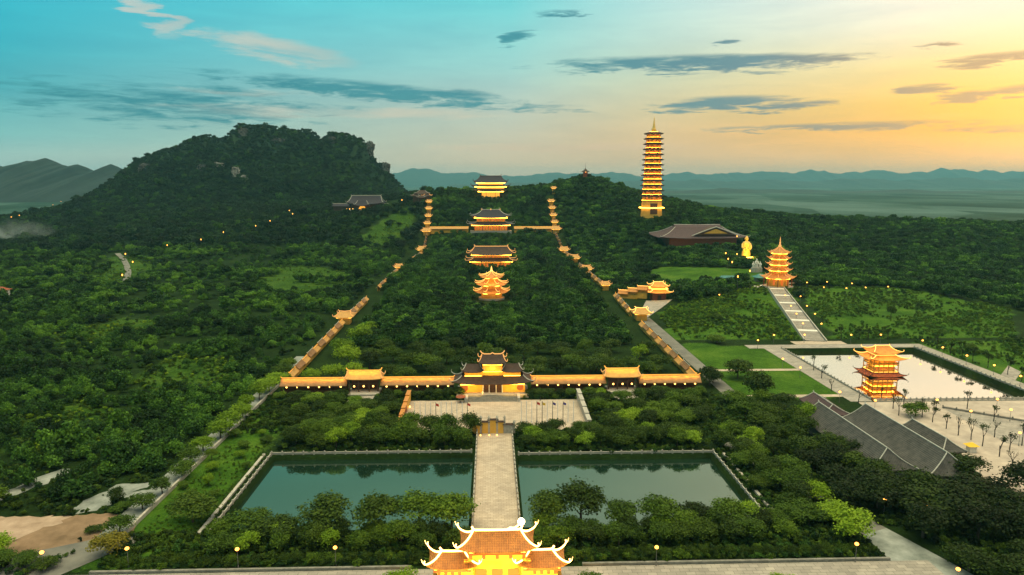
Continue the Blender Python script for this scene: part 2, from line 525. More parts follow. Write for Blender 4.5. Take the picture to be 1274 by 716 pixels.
def terrain_raw(x, y):
    x, y = np.asarray(x, float), np.asarray(y, float)
    sh = x.shape
    xf, yf = x.ravel(), y.ravel()
    h = np.zeros(len(xf))
    near = (np.abs(xf) < 3000) & (yf < 3500)
    idx = np.where(near)[0]
    for i in range(0, len(idx), 20000):
        j = idx[i:i + 20000]
        d = np.sqrt((xf[j, None] - CT[None, :, 0]) ** 2 + (yf[j, None] - CT[None, :, 1]) ** 2)
        h[j] = d @ _w
    h *= 1 - sstep(1500, 1900, yf) * (1 - 0) if False else (1 - sstep(1250, 1800, yf))
    h *= 1 - sstep(1000, 1900, np.abs(xf))
    h = np.maximum(h, 0) + 0.0
    # wooded karst massif on the left
    n = fbm(xf / 70, yf / 70, 3) - .47
    n2 = fbm(xf / 22, yf / 22, 9) - .47
    yy = yf + 60 * (fbm(xf / 160, yf / 160, 5) - .47)
    front = np.clip(1 - (1500 - yy) / 500, 0, 1)
    back = np.clip(1 - (yy - 1500) / 300, 0, 1)
    gq = np.where(yy < 1500, np.where(front > .88, 1 - (1 - front) * 1.0, (front / .88) ** 1.75 * .88), back)
    mz = np.interp(xf + 9 * n2, MX, MZ)
    mt = mz * gq * (1 + .22 * n * (1 - gq * .8)) + 9 * n2 * sstep(30, 70, mz) * gq
    h = np.where(mt > 0, np.log(np.exp(h / 9) + np.exp(np.minimum(mt, 400) / 9)) * 9 - 9 * np.log(2) * np.exp(-np.maximum(h, mt) / 9), h)
    h += (fbm(xf / 45, yf / 45, 21) - .47) * 5 * sstep(4, 20, h)
    flat = (1 - sstep(235, 300, xf)) * sstep(-180, -112, xf) * (1 - sstep(330, 380, yf))
    flat2 = (1 - sstep(100, 130, np.abs(xf))) * (1 - sstep(600, 690, yf))
    h *= 1 - np.maximum(flat, flat2)
    return h.reshape(sh)


PONDS = [(-65, -6.5, 149, 193), (6.5, 64, 149, 190.5), (140, 204, 238, 317)]


def axis(fine, extra, coarse):
    a = sorted(set([round(float(v), 3) for v in list(fine) + list(extra) + list(coarse)]))
    out = [a[0]]
    for v in a[1:]:
        if v - out[-1] > 0.019:
            out.append(v)
    return np.array(out)


ex, ey = [], []
for x0, x1, y0, y1 in PONDS:
    ex += [x0, x0 + .02, x1 - .02, x1]
    ey += [y0, y0 + .02, y1 - .02, y1]
GX = axis(np.arange(-1100, 900, 9.0), ex, [-8900, -7000, -5000, -3500, -2500, -2000, -1600, -1300, 1000, 1200, 1500, 2000, 2600, 3500, 5000, 7000, 9000, 12000])
GY = axis(list(np.arange(40, 700, 7.0)) + list(np.arange(700, 1900, 11.0)), ey, [-300, -100, 2000, 2200, 2500, 3000, 3600, 4400, 5400, 6600, 8000, 9800, 12000, 14400])
XX, YY = np.meshgrid(GX, GY)
ZZ = terrain_raw(XX, YY)


def tz(x, y):
    """height of the ground sheet itself (bilinear in its grid)"""
    x, y = np.asarray(x, float), np.asarray(y, float)
    i = np.clip(np.searchsorted(GX, x) - 1, 0, len(GX) - 2)
    j = np.clip(np.searchsorted(GY, y) - 1, 0, len(GY) - 2)
    a = np.clip((x - GX[i]) / (GX[i + 1] - GX[i]), 0, 1)
    b = np.clip((y - GY[j]) / (GY[j + 1] - GY[j]), 0, 1)
    return (ZZ[j, i] * (1 - a) + ZZ[j, i + 1] * a) * (1 - b) + (ZZ[j + 1, i] * (1 - a) + ZZ[j + 1, i + 1] * a) * b


def hit(px, py, above=0.0):
    """where the line of sight through a pixel meets the ground (or a height above it)"""
    d = ray(px, py)
    d = d / d[1]
    ys = np.arange(90, 3000, 1.0)
    xs = CAM[0] + d[0] * ys
    zs = CAM[2] + d[2] * ys
    dz = zs - tz(xs, ys) - above
    k = np.argmax(dz < 0)
    return np.array([xs[k], ys[k], float(tz(xs[k], ys[k]))])


GZ = ZZ.copy()
for x0, x1, y0, y1 in PONDS:
    ins = (XX > x0 + .01) & (XX < x1 - .01) & (YY > y0 + .01) & (YY < y1 - .01)
    GZ[ins] = -5.0
gm = MB()
nx, ny = len(GX), len(GY)
me = bpy.data.meshes.new('ground')
vv = np.stack([XX, YY, GZ], -1).reshape(-1, 3)
ii = np.arange((ny - 1) * (nx - 1))
r0 = ii // (nx - 1) * nx + ii % (nx - 1)
ff = np.stack([r0, r0 + 1, r0 + nx + 1, r0 + nx], -1)
me.from_pydata(vv.tolist(), [], ff.tolist())
me.polygons.foreach_set('use_smooth', [True] * len(me.polygons))
lawn = np.zeros(len(vv))
X_, Y_ = vv[:, 0], vv[:, 1]


def inpoly(x, y, poly):
    ins = np.zeros(np.shape(x), bool)
    n = len(poly)
    for i in range(n):
        xa, ya = poly[i]
        xb, yb = poly[(i + 1) % n]
        if ya == yb:
            continue
        c = ((ya > y) != (yb > y)) & (x < (xb - xa) * (y - ya) / (yb - ya) + xa)
        ins ^= c
    return ins


CLEAR = [[tuple(hit(a_, b_)[:2]) for a_, b_ in pp] for pp in ([(95, 345), (130, 322), (150, 318), (200, 330), (150, 352), (105, 356)], [(300, 345), (360, 322), (420, 335), (470, 350), (400, 365), (320, 362)],
                                                                     [(440, 300), (470, 275), (515, 252), (522, 262), (505, 290), (470, 312)], [(150, 470), (230, 440), (300, 450), (280, 490), (200, 500)], [(20, 520), (110, 490), (180, 540), (90, 575), (10, 560)],
                                                                     [(60, 420), (150, 395), (240, 400), (180, 425), (90, 440)])]
LAWNS = CLEAR + [[(96, 335), (158, 335), (214, 470), (190, 478), (112, 430), (98, 390)], [(130, 505), (215, 490), (222, 560), (150, 600), (128, 570)], [(176, 335), (270, 335), (330, 420), (300, 480), (216, 470)],
         [(210, 230), (300, 240), (330, 335), (212, 330)], [(-83, 138), (-66, 138), (-66, 235), (-83, 235)], [(94, 243), (133, 243), (139, 318), (96, 332)]]
for p in LAWNS:
    lawn[inpoly(X_, Y_, p)] = .55 if p in CLEAR else 1.0
a = me.attributes.new('lawn', 'FLOAT', 'POINT')
a.data.foreach_set('value', lawn)
ground = bpy.data.objects.new('ground', me)
C.objects.link(ground)
tag(ground, 'rolling green ground with lawns and scrub reaching the horizon', 'ground', kind='structure')
m, q, out = new_mat('ground')
tcn = q.n('ShaderNodeTexCoord')
n1 = q.n('ShaderNodeTexNoise', {'Vector': tcn.outputs['Object'], 'Scale': .06, 'Detail': 9.0, 'Roughness': .7}).outputs[0]
n2 = q.n('ShaderNodeTexNoise', {'Vector': tcn.outputs['Object'], 'Scale': .9, 'Detail': 6.0, 'Roughness': .75}).outputs[0]
la = q.n('ShaderNodeAttribute', attribute_name='lawn')
wild = q.ramp(q.m('ADD', q.m('MULTIPLY', n1, .5), q.m('MULTIPLY', n2, .5)), [(.36, (.006, .013, .004, 1)), (.52, (.012, .028, .006, 1)), (.68, (.030, .06, .012, 1))])
grass = q.ramp(q.m('ADD', q.m('MULTIPLY', n1, .6), q.m('MULTIPLY', n2, .4)), [(.36, (.014, .042, .005, 1)), (.5, (.042, .105, .009, 1)), (.66, (.10, .165, .022, 1))])
lm = q.m('MULTIPLY_ADD', q.m('SUBTRACT', n2, .5), .9, la.outputs['Fac'], clamp=True)
lm = q.n('ShaderNodeMapRange', {'Value': lm, 'From Min': .3, 'From Max': .7, 'To Min': 0, 'To Max': 1}).outputs[0]
col = q.mix(lm, wild, grass)
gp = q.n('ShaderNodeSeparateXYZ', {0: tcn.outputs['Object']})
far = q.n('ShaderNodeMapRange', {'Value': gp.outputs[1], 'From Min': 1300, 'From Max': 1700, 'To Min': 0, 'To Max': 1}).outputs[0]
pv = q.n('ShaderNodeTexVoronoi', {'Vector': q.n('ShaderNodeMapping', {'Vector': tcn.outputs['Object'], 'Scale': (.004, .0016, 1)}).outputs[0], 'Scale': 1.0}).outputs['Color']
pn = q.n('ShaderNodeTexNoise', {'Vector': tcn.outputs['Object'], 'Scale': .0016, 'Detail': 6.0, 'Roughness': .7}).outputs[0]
hazy_fields = q.ramp(q.m('ADD', q.m('MULTIPLY', pv, .35), q.m('MULTIPLY', pn, .75)), [(.38, (.010, .026, .015, 1)), (.54, (.026, .060, .045, 1)), (.74, (.075, .13, .12, 1))])
col = q.mix(far, col, hazy_fields)  # field patches with the teal of distant haze painted into the ground colour
bp = q.n('ShaderNodeBump', {'Height': n2, 'Strength': .6, 'Distance': .8})
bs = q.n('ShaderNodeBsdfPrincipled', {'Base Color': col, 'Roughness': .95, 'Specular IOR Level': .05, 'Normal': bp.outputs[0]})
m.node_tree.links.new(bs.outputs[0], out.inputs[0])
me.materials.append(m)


# ------------------------------------------------------------------ far hills and the air
def hill_range(name, Y, prof, depth, mat, seed, label):
    """prof: (px, py) skyline as seen; becomes a solid ridge of real height at depth Y"""
    xs, zs = [], []
    for px, py in prof:
        p = at_y(px, py, Y)
        xs.append(p[0])
        zs.append(max(p[2], 0))
    n = 420
    X = np.linspace(xs[0], xs[-1], n)
    Zc = np.interp(X, xs, zs)
    span = (xs[-1] - xs[0])
    amp = np.clip(Zc, 0, None)
    Zc = Zc + amp * (fbm(X / span * 60, X * 0, seed, 6) - .5) * .55
    mb = MB()
    ts = np.linspace(-1, 1, 19)
    vs, fs = [], []
    for t in ts:
        k = 1 - abs(t) ** 1.2
        nn = fbm(X / (depth * .25), np.full(n, t * 4.0), seed + 3, 4) - .47
        for i in range(n):
            vs.append((X[i], Y + t * depth, -3 + (Zc[i] + 3) * (k + .5 * nn[i] * k * (1 - k) * 2)))
    for j in range(len(ts) - 1):
        for i in range(n - 1):
            fs.append((j * n + i, j * n + i + 1, (j + 1) * n + i + 1, (j + 1) * n + i))
    mb.add(vs, fs)
    return tag(mb.build(name, mat, smooth=True), label, 'hills', kind='structure')


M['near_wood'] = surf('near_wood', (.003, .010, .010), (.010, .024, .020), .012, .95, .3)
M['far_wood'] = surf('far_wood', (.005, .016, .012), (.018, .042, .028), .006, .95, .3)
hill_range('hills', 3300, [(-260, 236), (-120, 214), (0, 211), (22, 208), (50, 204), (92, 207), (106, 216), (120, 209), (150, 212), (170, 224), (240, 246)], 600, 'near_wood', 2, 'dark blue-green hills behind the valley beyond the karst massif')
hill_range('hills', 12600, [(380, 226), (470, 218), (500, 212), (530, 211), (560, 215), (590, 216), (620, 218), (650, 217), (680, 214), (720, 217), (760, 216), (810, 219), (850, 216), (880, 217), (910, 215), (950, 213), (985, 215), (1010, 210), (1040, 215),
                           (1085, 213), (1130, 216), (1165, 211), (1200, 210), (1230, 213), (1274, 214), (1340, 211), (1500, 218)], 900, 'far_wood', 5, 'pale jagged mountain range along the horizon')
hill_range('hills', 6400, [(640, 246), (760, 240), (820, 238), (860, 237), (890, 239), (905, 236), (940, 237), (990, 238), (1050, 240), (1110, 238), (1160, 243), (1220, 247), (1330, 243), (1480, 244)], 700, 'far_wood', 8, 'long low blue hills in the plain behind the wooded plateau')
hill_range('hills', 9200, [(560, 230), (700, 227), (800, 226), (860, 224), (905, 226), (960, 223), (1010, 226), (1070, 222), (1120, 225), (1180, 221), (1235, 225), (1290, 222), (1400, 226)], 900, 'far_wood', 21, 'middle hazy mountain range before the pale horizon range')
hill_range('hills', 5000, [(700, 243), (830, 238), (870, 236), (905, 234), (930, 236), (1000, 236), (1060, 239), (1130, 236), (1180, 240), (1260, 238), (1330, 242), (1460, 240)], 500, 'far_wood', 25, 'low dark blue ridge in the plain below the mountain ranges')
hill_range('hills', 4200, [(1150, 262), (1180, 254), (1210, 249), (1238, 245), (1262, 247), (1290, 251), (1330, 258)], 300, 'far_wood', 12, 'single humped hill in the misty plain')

hz_ = MB()
hz_.box(-9000, 12500, -250, 14600, -8, 345)
m, q, out = new_mat('haze')
vol = q.n('ShaderNodeVolumePrincipled', {'Color': (.26, .66, .86, 1), 'Density': 0.000058, 'Anisotropy': .3})
m.node_tree.links.new(vol.outputs[0], out.inputs['Volume'])
tag(hz_.build('haze', m), 'thin blue evening haze over the whole valley', 'haze', kind='stuff')


# ------------------------------------------------------------------ sheets: water, paths, paving
def jag(poly, amp, seed=1):
    rs = np.random.RandomState(seed)
    o = []
    n = len(poly)
    for i in range(n):
        a_, b_ = np.array(poly[i], float), np.array(poly[(i + 1) % n], float)
        k = max(2, int(np.linalg.norm(b_ - a_) / 1.6))
        for t in np.arange(k) / k:
            o.append(tuple(a_ * (1 - t) + b_ * t + rs.normal(size=2) * amp))
    return o


def sheet(name, poly, mat, z, label, cat='path', step=None, kind='structure', skirt=0.0):
    mb = MB()
    if name in ('earth', 'gravel'):
        poly = jag(poly, .55, len(label))
    if step is None:
        n = len(poly)
        if skirt:
            mb.prism(poly, z - skirt, z)
        else:
            mb.add([(x, y, z) for x, y in poly], [tuple(range(n))])
    else:
        (a, b, c, d) = [np.array(p, float) for p in poly]
        nu = max(1, int(max(np.linalg.norm(b - a), np.linalg.norm(c - d)) / step))
        nv = max(1, int(max(np.linalg.norm(d - a), np.linalg.norm(c - b)) / step))
        vs = []
        for j in range(nv + 1):
            for i in range(nu + 1):
                p = (a + (b - a) * i / nu) * (1 - j / nv) + (d + (c - d) * i / nu) * (j / nv)
                vs.append((p[0], p[1], float(tz(p[0], p[1])) + z))
        mb.add(vs, [(j * (nu + 1) + i, j * (nu + 1) + i + 1, (j + 1) * (nu + 1) + i + 1, (j + 1) * (nu + 1) + i) for j in range(nv) for i in range(nu)])
    return tag(mb.build(name, mat), label, cat, kind=kind)


def rect(x0, x1, y0, y1):
    return [(x0, y0), (x1, y0), (x1, y1), (x0, y1)]


sheet('pond_water', rect(-65.5, -6, 148.5, 193.5), 'pond', -1.3, 'still teal water of the pond left of the causeway', 'water')
sheet('pond_water', rect(6, 64.5, 148.5, 191), 'pond', -1.3, 'still teal water of the pond right of the causeway', 'water')
sheet('lake_water', rect(139.5, 204.5, 237.5, 317.5), 'lake', -1.7, 'bright mirror-like water of the pavilion lake', 'water')
sheet('path', rect(-5.4, 5.4, 129, 212), 'paving', .12, 'pale paved causeway between the two ponds', 'path', skirt=1.5)
sheet('plaza', rect(-32, 32, 212.01, 243), 'paving', .10, 'pale paved square before the main gate', 'plaza', skirt=.6)
sheet('plaza', rect(-95, 92, 118, 132.2), 'paving_grey', .06, 'paved forecourt strip around the lantern-lit gate', 'plaza', skirt=.5)
sheet('road', [(-150, 118), (-100, 118), (-80, 146), (-84, 150)], 'tarmac', .05, 'grey road curving past the left hedge corner', 'road')
sheet('road', rect(-91, -85.5, 146, 310), 'gravel', .05, 'pale straight road outside the left lawn', 'road')
sheet('road', [(-150, 120), (-97, 124), (-97, 132), (-150, 131)], 'paving_grey', .04, 'paved road at the lower left corner', 'road')
sheet('road', [(84, 118), (101, 118), (91, 146), (84, 143)], 'gravel', .055, 'grey road bending past the right hedge end', 'road')
sheet('road', [(84, 143), (91, 146), (73, 200), (70, 198)], 'tarmac', .05, 'dark lane under trees right of the pond', 'road')
sheet('earth', [(-150, 144), (-112, 143), (-100, 157), (-150, 161)], 'pale_dirt', .04, 'bare pale pinkish earth yard at the left edge', 'ground')
sheet('earth', [(-111, 144), (-101, 136), (-84, 146), (-86, 158), (-101, 159)], 'rust_dirt', .045, 'bare brown earth beside the left road', 'ground')
sheet('gravel', [(-106, 160), (-98, 160), (-92, 176), (-100, 176)], 'gravel', .05, 'grey gravel patch above the brown earth', 'ground')
sheet('gravel', [(-98, 166), (-90, 168), (-90, 172), (-98, 171)], 'gravel', .054, 'grey gravel spur joining the left road', 'ground')
sheet('gravel', [(-134, 162), (-127, 163), (-117, 184), (-122, 186)], 'gravel', .05, 'narrow grey track through the left scrub', 'ground')
def ribbon(name, pix, w, mat, z, label):
    P_ = [hit(a_, b_)[:2] for a_, b_ in pix]
    q_ = []
    for i in range(len(P_) - 1):
        for t in np.linspace(0, 1, 9)[:-1]:
            q_.append(P_[i] * (1 - t) + P_[i + 1] * t)
    q_.append(P_[-1])
    for it in range(6):
        q_ = [q_[0]] + [(q_[i - 1] + q_[i] * 2 + q_[i + 1]) / 4 for i in range(1, len(q_) - 1)] + [q_[-1]]
    mb = MB()
    vs = []
    for i, p in enumerate(q_):
        t = q_[min(i + 1, len(q_) - 1)] - q_[max(i - 1, 0)]
        t = t / np.linalg.norm(t)
        nn = np.array([-t[1], t[0]]) * w / 2
        for sgn in (1, -1):
            a_ = p + nn * sgn
            vs.append((a_[0], a_[1], float(tz(a_[0], a_[1])) + z))
    mb.add(vs, [(2 * i, 2 * i + 1, 2 * i + 3, 2 * i + 2) for i in range(len(q_) - 1)])
    tag(mb.build(name, mat), label, 'road', kind='structure')
    return np.array(q_)


LANE = ribbon('road', [(146, 316), (153, 322), (158, 331), (160, 340), (157, 350)], 5.0, 'tarmac', .5, 'pale lane curving through the left woods')
sheet('path', rect(87, 93, 246, 395), 'tarmac', .06, 'grey service road outside the right gallery', 'path')
sheet('path', [(92, 395), (86, 395), (104, 452), (122, 452)], 'paving_grey', .25, 'pale yard before the small hillside pavilion', 'path', step=7)
sheet('path', rect(94, 134, 279, 282), 'paving', .06, 'straight footpath across the lawn to the lake', 'path')
sheet('path', [(93.2, 243), (133, 243), (133, 246), (93.2, 246)], 'paving', .06, 'lower footpath along the lawn edge', 'path')
sheet('plaza', [(133.2, 160), (215, 160), (215, 236.5), (133.2, 236.5)], 'lot', .05, 'broad pale square with bare trees beside the lake', 'plaza')
sheet('plaza', [(158, 196), (230, 160), (232, 171), (160, 229)], 'paving_grey', .09, 'grey paved strip with kerb crossing the square', 'plaza')
sheet('path', rect(131, 139.2, 237.2, 318), 'paving_grey', .10, 'paved lakeside walk along the near left bank', 'path', skirt=.5)
sheet('path', rect(124, 212, 318.01, 325), 'paving_grey', .10, 'paved lakeside walk along the far bank', 'path', skirt=.5)
sheet('path', rect(204.8, 212, 237.2, 317.6), 'paving_grey', .10, 'paved lakeside walk along the right bank', 'path', skirt=.5)
sheet('path', rect(150, 176, 325.4, 332), 'paving', .11, 'pale landing between the lake and the stairway', 'path', skirt=.5)
sheet('path', [(212.2, 262), (224, 274), (226, 284), (212.2, 270)], 'paving_grey', .09, 'small slanting jetty path off the right lakeside walk', 'path')
sheet('path', [(188, 474), (262, 500), (262, 504), (188, 480)], 'white_stone', .35, 'pale terrace running beside the tall lit pagoda', 'path', step=6)
sheet('path', [(139.8, 236.7), (215, 236.7), (215, 237.2), (139.8, 237.2)], 'stone', .32, 'stone kerb on the near lake bank', 'path', skirt=1.2)
exec_after = []


# railings -----------------------------------------------------------------
def railing(name, p0, p1, n, label, h=.9, mat='stone', z=0.0, thick=.14, cat='railing'):
    p0, p1 = np.array(p0, float), np.array(p1, float)
    L = float(np.linalg.norm(p1 - p0))
    root = empty(name, (p0[0], p0[1], z), label, cat, math.atan2(p1[1] - p0[1], p1[0] - p0[0]))
    mb = MB()
    mb.box(0, L, -thick, thick, h * .72, h * .9)
    mb.build('rail', mat, root)
    mb = MB()
    mb.box(.1, L - .1, -thick * .6, thick * .6, .15, h * .6)
    mb.build('panel', mat, root)
    pm_ = MB()
    pm_.box(-.22, .22, -.22, .22, 0, h * 1.05)
    pm_.lathe([(.2, h * 1.05), (.26, h * 1.15), (.2, h * 1.32), (.05, h * 1.42)], 6)
    first = None
    for i in range(n):
        if first is None:
            first = pm_.build('post', mat, root)
            o = first
        else:
            o = first.copy()
            C.objects.link(o)
            o.parent = root
        o.location = (L * i / (n - 1), 0, 0)
    return root


railing('stone_balustrade', (-5.6, 134), (-5.6, 209), 26, 'pale stone balustrade along the left edge of the causeway', z=.12, h=1.2)
railing('stone_balustrade', (5.6, 134), (5.6, 209), 26, 'pale stone balustrade along the right edge of the causeway', z=.12, h=1.2)
railing('stone_balustrade', (-66, 194), (-7, 194), 20, 'pale balustrade on the far bank of the left pond')
railing('stone_balustrade', (7, 191.6), (65, 191.6), 20, 'pale balustrade on the far bank of the right pond')
railing('stone_balustrade', (-66, 148), (-66, 193), 16, 'pale balustrade on the outer bank of the left pond')
railing('stone_balustrade', (65, 148), (65, 191), 16, 'pale balustrade on the outer bank of the right pond')
railing('stone_balustrade', (139.6, 237), (214, 237), 34, 'grey balustrade on the near bank of the pavilion lake', h=.9, mat='stone', z=.3)
railing('stone_balustrade', (139.3, 239), (139.3, 317), 30, 'grey balustrade on the left bank of the pavilion lake', h=.9, mat='stone')
railing('stone_balustrade', (204.6, 239), (204.6, 317), 30, 'grey balustrade on the right bank of the pavilion lake', h=.9, mat='stone')
railing('stone_balustrade', (160, 229), (232, 171), 24, 'dark low fence crossing the pale square beside the lake', h=.9, mat='stone_dark')
mb = MB()
mb.box(-68.6, -67.8, 148, 194, 0, .5)
tag(mb.build('kerb_wall', 'stone'), 'low stone kerb wall outside the left pond bank', 'wall')
mb = MB()
mb.box(67.4, 68.2, 148, 192, 0, .5)
tag(mb.build('kerb_wall', 'stone'), 'low stone kerb wall outside the right pond bank', 'wall')
mb = MB()
mb.box(-84, -18, 132.4, 133.0, 0, .55)
tag(mb.build('kerb_wall', 'stone_dark'), 'low grey kerb wall in front of the left hedge', 'wall')
mb = MB()
mb.box(18, 84, 132.4, 133.0, 0, .55)
tag(mb.build('kerb_wall', 'stone_dark'), 'low grey kerb wall in front of the right hedge', 'wall')
mb = MB()
mb.box(-85.2, -84.6, 140, 300, 0, 1.0)
tag(mb.build('kerb_wall', 'stone'), 'long low wall between the left lawn and the road', 'wall')


# ------------------------------------------------------------------ architecture helpers
def prect(hx_, hy_):
    return [(-hx_, -hy_), (hx_, -hy_), (hx_, hy_), (-hx_, hy_)]


def ngon(r_, n=8):
    o = math.pi / n
    return [(r_ * math.cos(2 * math.pi * i / n - math.pi / 2 - o), r_ * math.sin(2 * math.pi * i / n - math.pi / 2 - o)) for i in range(n)]


def poly_roof(P, Q, z0, z1, lift=.8, flare=.08, th=.22, nu=10, nt=6):
    """upswept hip roof between eave polygon P and upper polygon Q; returns mesh and hip lines"""
    mb = MB()
    n = len(P)
    hips = []

    def pt(k, u, t, dz=0):
        b = np.array(P[k]) * (1 - u) + np.array(P[(k + 1) % n]) * u
        qv = np.array(Q[k]) * (1 - u) + np.array(Q[(k + 1) % n]) * u
        c = abs(2 * u - 1) ** 4 * (1 - t) ** 2
        p = b * (1 - t) + qv * t
        p = p * (1 + flare * c)
        return (p[0], p[1], z0 + (z1 - z0) * (.6 * t + .4 * t * t) + lift * c + dz)
    for k in range(n):
        vs = [pt(k, i / nu, j / nt) for j in range(nt + 1) for i in range(nu + 1)]
        N = len(vs)
        vs += [pt(k, i / nu, j / nt, -th) for j in range(nt + 1) for i in range(nu + 1)]
        w = nu + 1
        fs = []
        for j in range(nt):
            for i in range(nu):
                fs.append((j * w + i, j * w + i + 1, (j + 1) * w + i + 1, (j + 1) * w + i))
                fs.append((N + j * w + i, N + (j + 1) * w + i, N + (j + 1) * w + i + 1, N + j * w + i + 1))
        for i in range(nu):
            fs.append((i, N + i, N + i + 1, i + 1))
        mb.add(vs, fs)
        hips.append([pt(k, 0, j / nt, .12) for j in range(nt + 1)])
    return mb, hips


def horn(h, s):
    """continue a hip line beyond its corner into an upturned tip"""
    p0, p1 = np.array(h[0]), np.array(h[1])
    d = p0 - p1
    d[2] = 0
    d = d / (np.linalg.norm(d) + 1e-9)
    return [p0 + d * s * .55 + np.array([0, 0, s * 1.25]), p0 + d * s * .75 + np.array([0, 0, s * .8]), p0 + d * s * .5 + np.array([0, 0, s * .25])] + [np.array(q_) for q_ in h]


def tiers(root, shape, specs, z, roof_mat, hip_mat, wall_mat, eave_mat=None, hip_r=.16, top=None, top_mat=None, horn_s=1.0, win=None, er=.12, th=.22):
    """stack of walls and upswept roofs. specs: size, wall height, overhang, rise, lift"""
    for i, (sz, wh, ov, rise, lift) in enumerate(specs):
        P0 = shape(sz)
        mb = MB()
        mb.prism(P0, z, z + wh)
        wl = mb.build('wall', wall_mat, root)
        if win:
            win(root, wl, sz, z, wh, i)
        last = i == len(specs) - 1
        add = (lambda s_, d_: tuple(a_ + d_ for a_ in s_) if isinstance(s_, tuple) else s_ + d_)
        P = shape(add(sz, ov))
        if last:
            Q = top
        else:
            Q = shape(add(specs[i + 1][0], .05))
        rb, hips = poly_roof(P, Q, z + wh - .3, z + wh + rise, lift, th=th)
        rf = rb.build('roof', roof_mat, root)
        for h in hips:
            tb = MB()
            tb.tube(horn(h, horn_s), hip_r * .6, 5, hip_r)
            tb.build('hip_ridge', hip_mat, rf)
        if last and len(P0) == 4:
            tb = MB()
            a_, b_ = Q[0], Q[1]
            ym = (Q[0][1] + Q[2][1]) / 2
            zz = z + wh + rise + .12
            e = horn_s
            tb.tube([(a_[0] - .3 * e, ym, zz + 1.0 * e), (a_[0] - .05 * e, ym, zz + .5 * e), (a_[0] + .5 * e, ym, zz + .1), (0, ym, zz), (b_[0] - .5 * e, ym, zz + .1), (b_[0] + .05 * e, ym, zz + .5 * e), (b_[0] + .3 * e, ym, zz + 1.0 * e)], hip_r * 1.25, 6)
            tb.build('main_ridge', hip_mat, rf)
        if eave_mat:
            tb = MB()
            lp = shape(add(sz, ov * .55))
            tb.tube([(x, y, z + wh - .55) for x, y in lp], er, 5, closed=True)
            tb.build('eave_light', eave_mat, root)
        z += wh + rise - .25
    return z


def add_columns(root, pts, z0, z1, r_, mat):
    mb = MB()
    mb.lathe([(r_ * 1.3, 0), (r_ * 1.3, .3), (r_, .4), (r_, z1 - z0)], 8)
    first = None
    for x, y in pts:
        if first is None:
            first = o = mb.build('column', mat, root)
        else:
            o = first.copy()
            C.objects.link(o)
            o.parent = root
        o.location = (x, y, z0)


def wash(parent, loc, sx_, sy_, power, down=(0, 0, -1), col=(1, .52, .10), name='flood_lamp'):
    d = bpy.data.lights.new(name, 'AREA')
    d.shape, d.size, d.size_y, d.energy, d.color = 'RECTANGLE', sx_, sy_, power, col
    d.spread = R(130)
    o = bpy.data.objects.new(name, d)
    C.objects.link(o)
    o.parent = parent
    o.location = loc
    o.rotation_euler = Vector(down).to_track_quat('-Z', 'Y').to_euler()
    return o


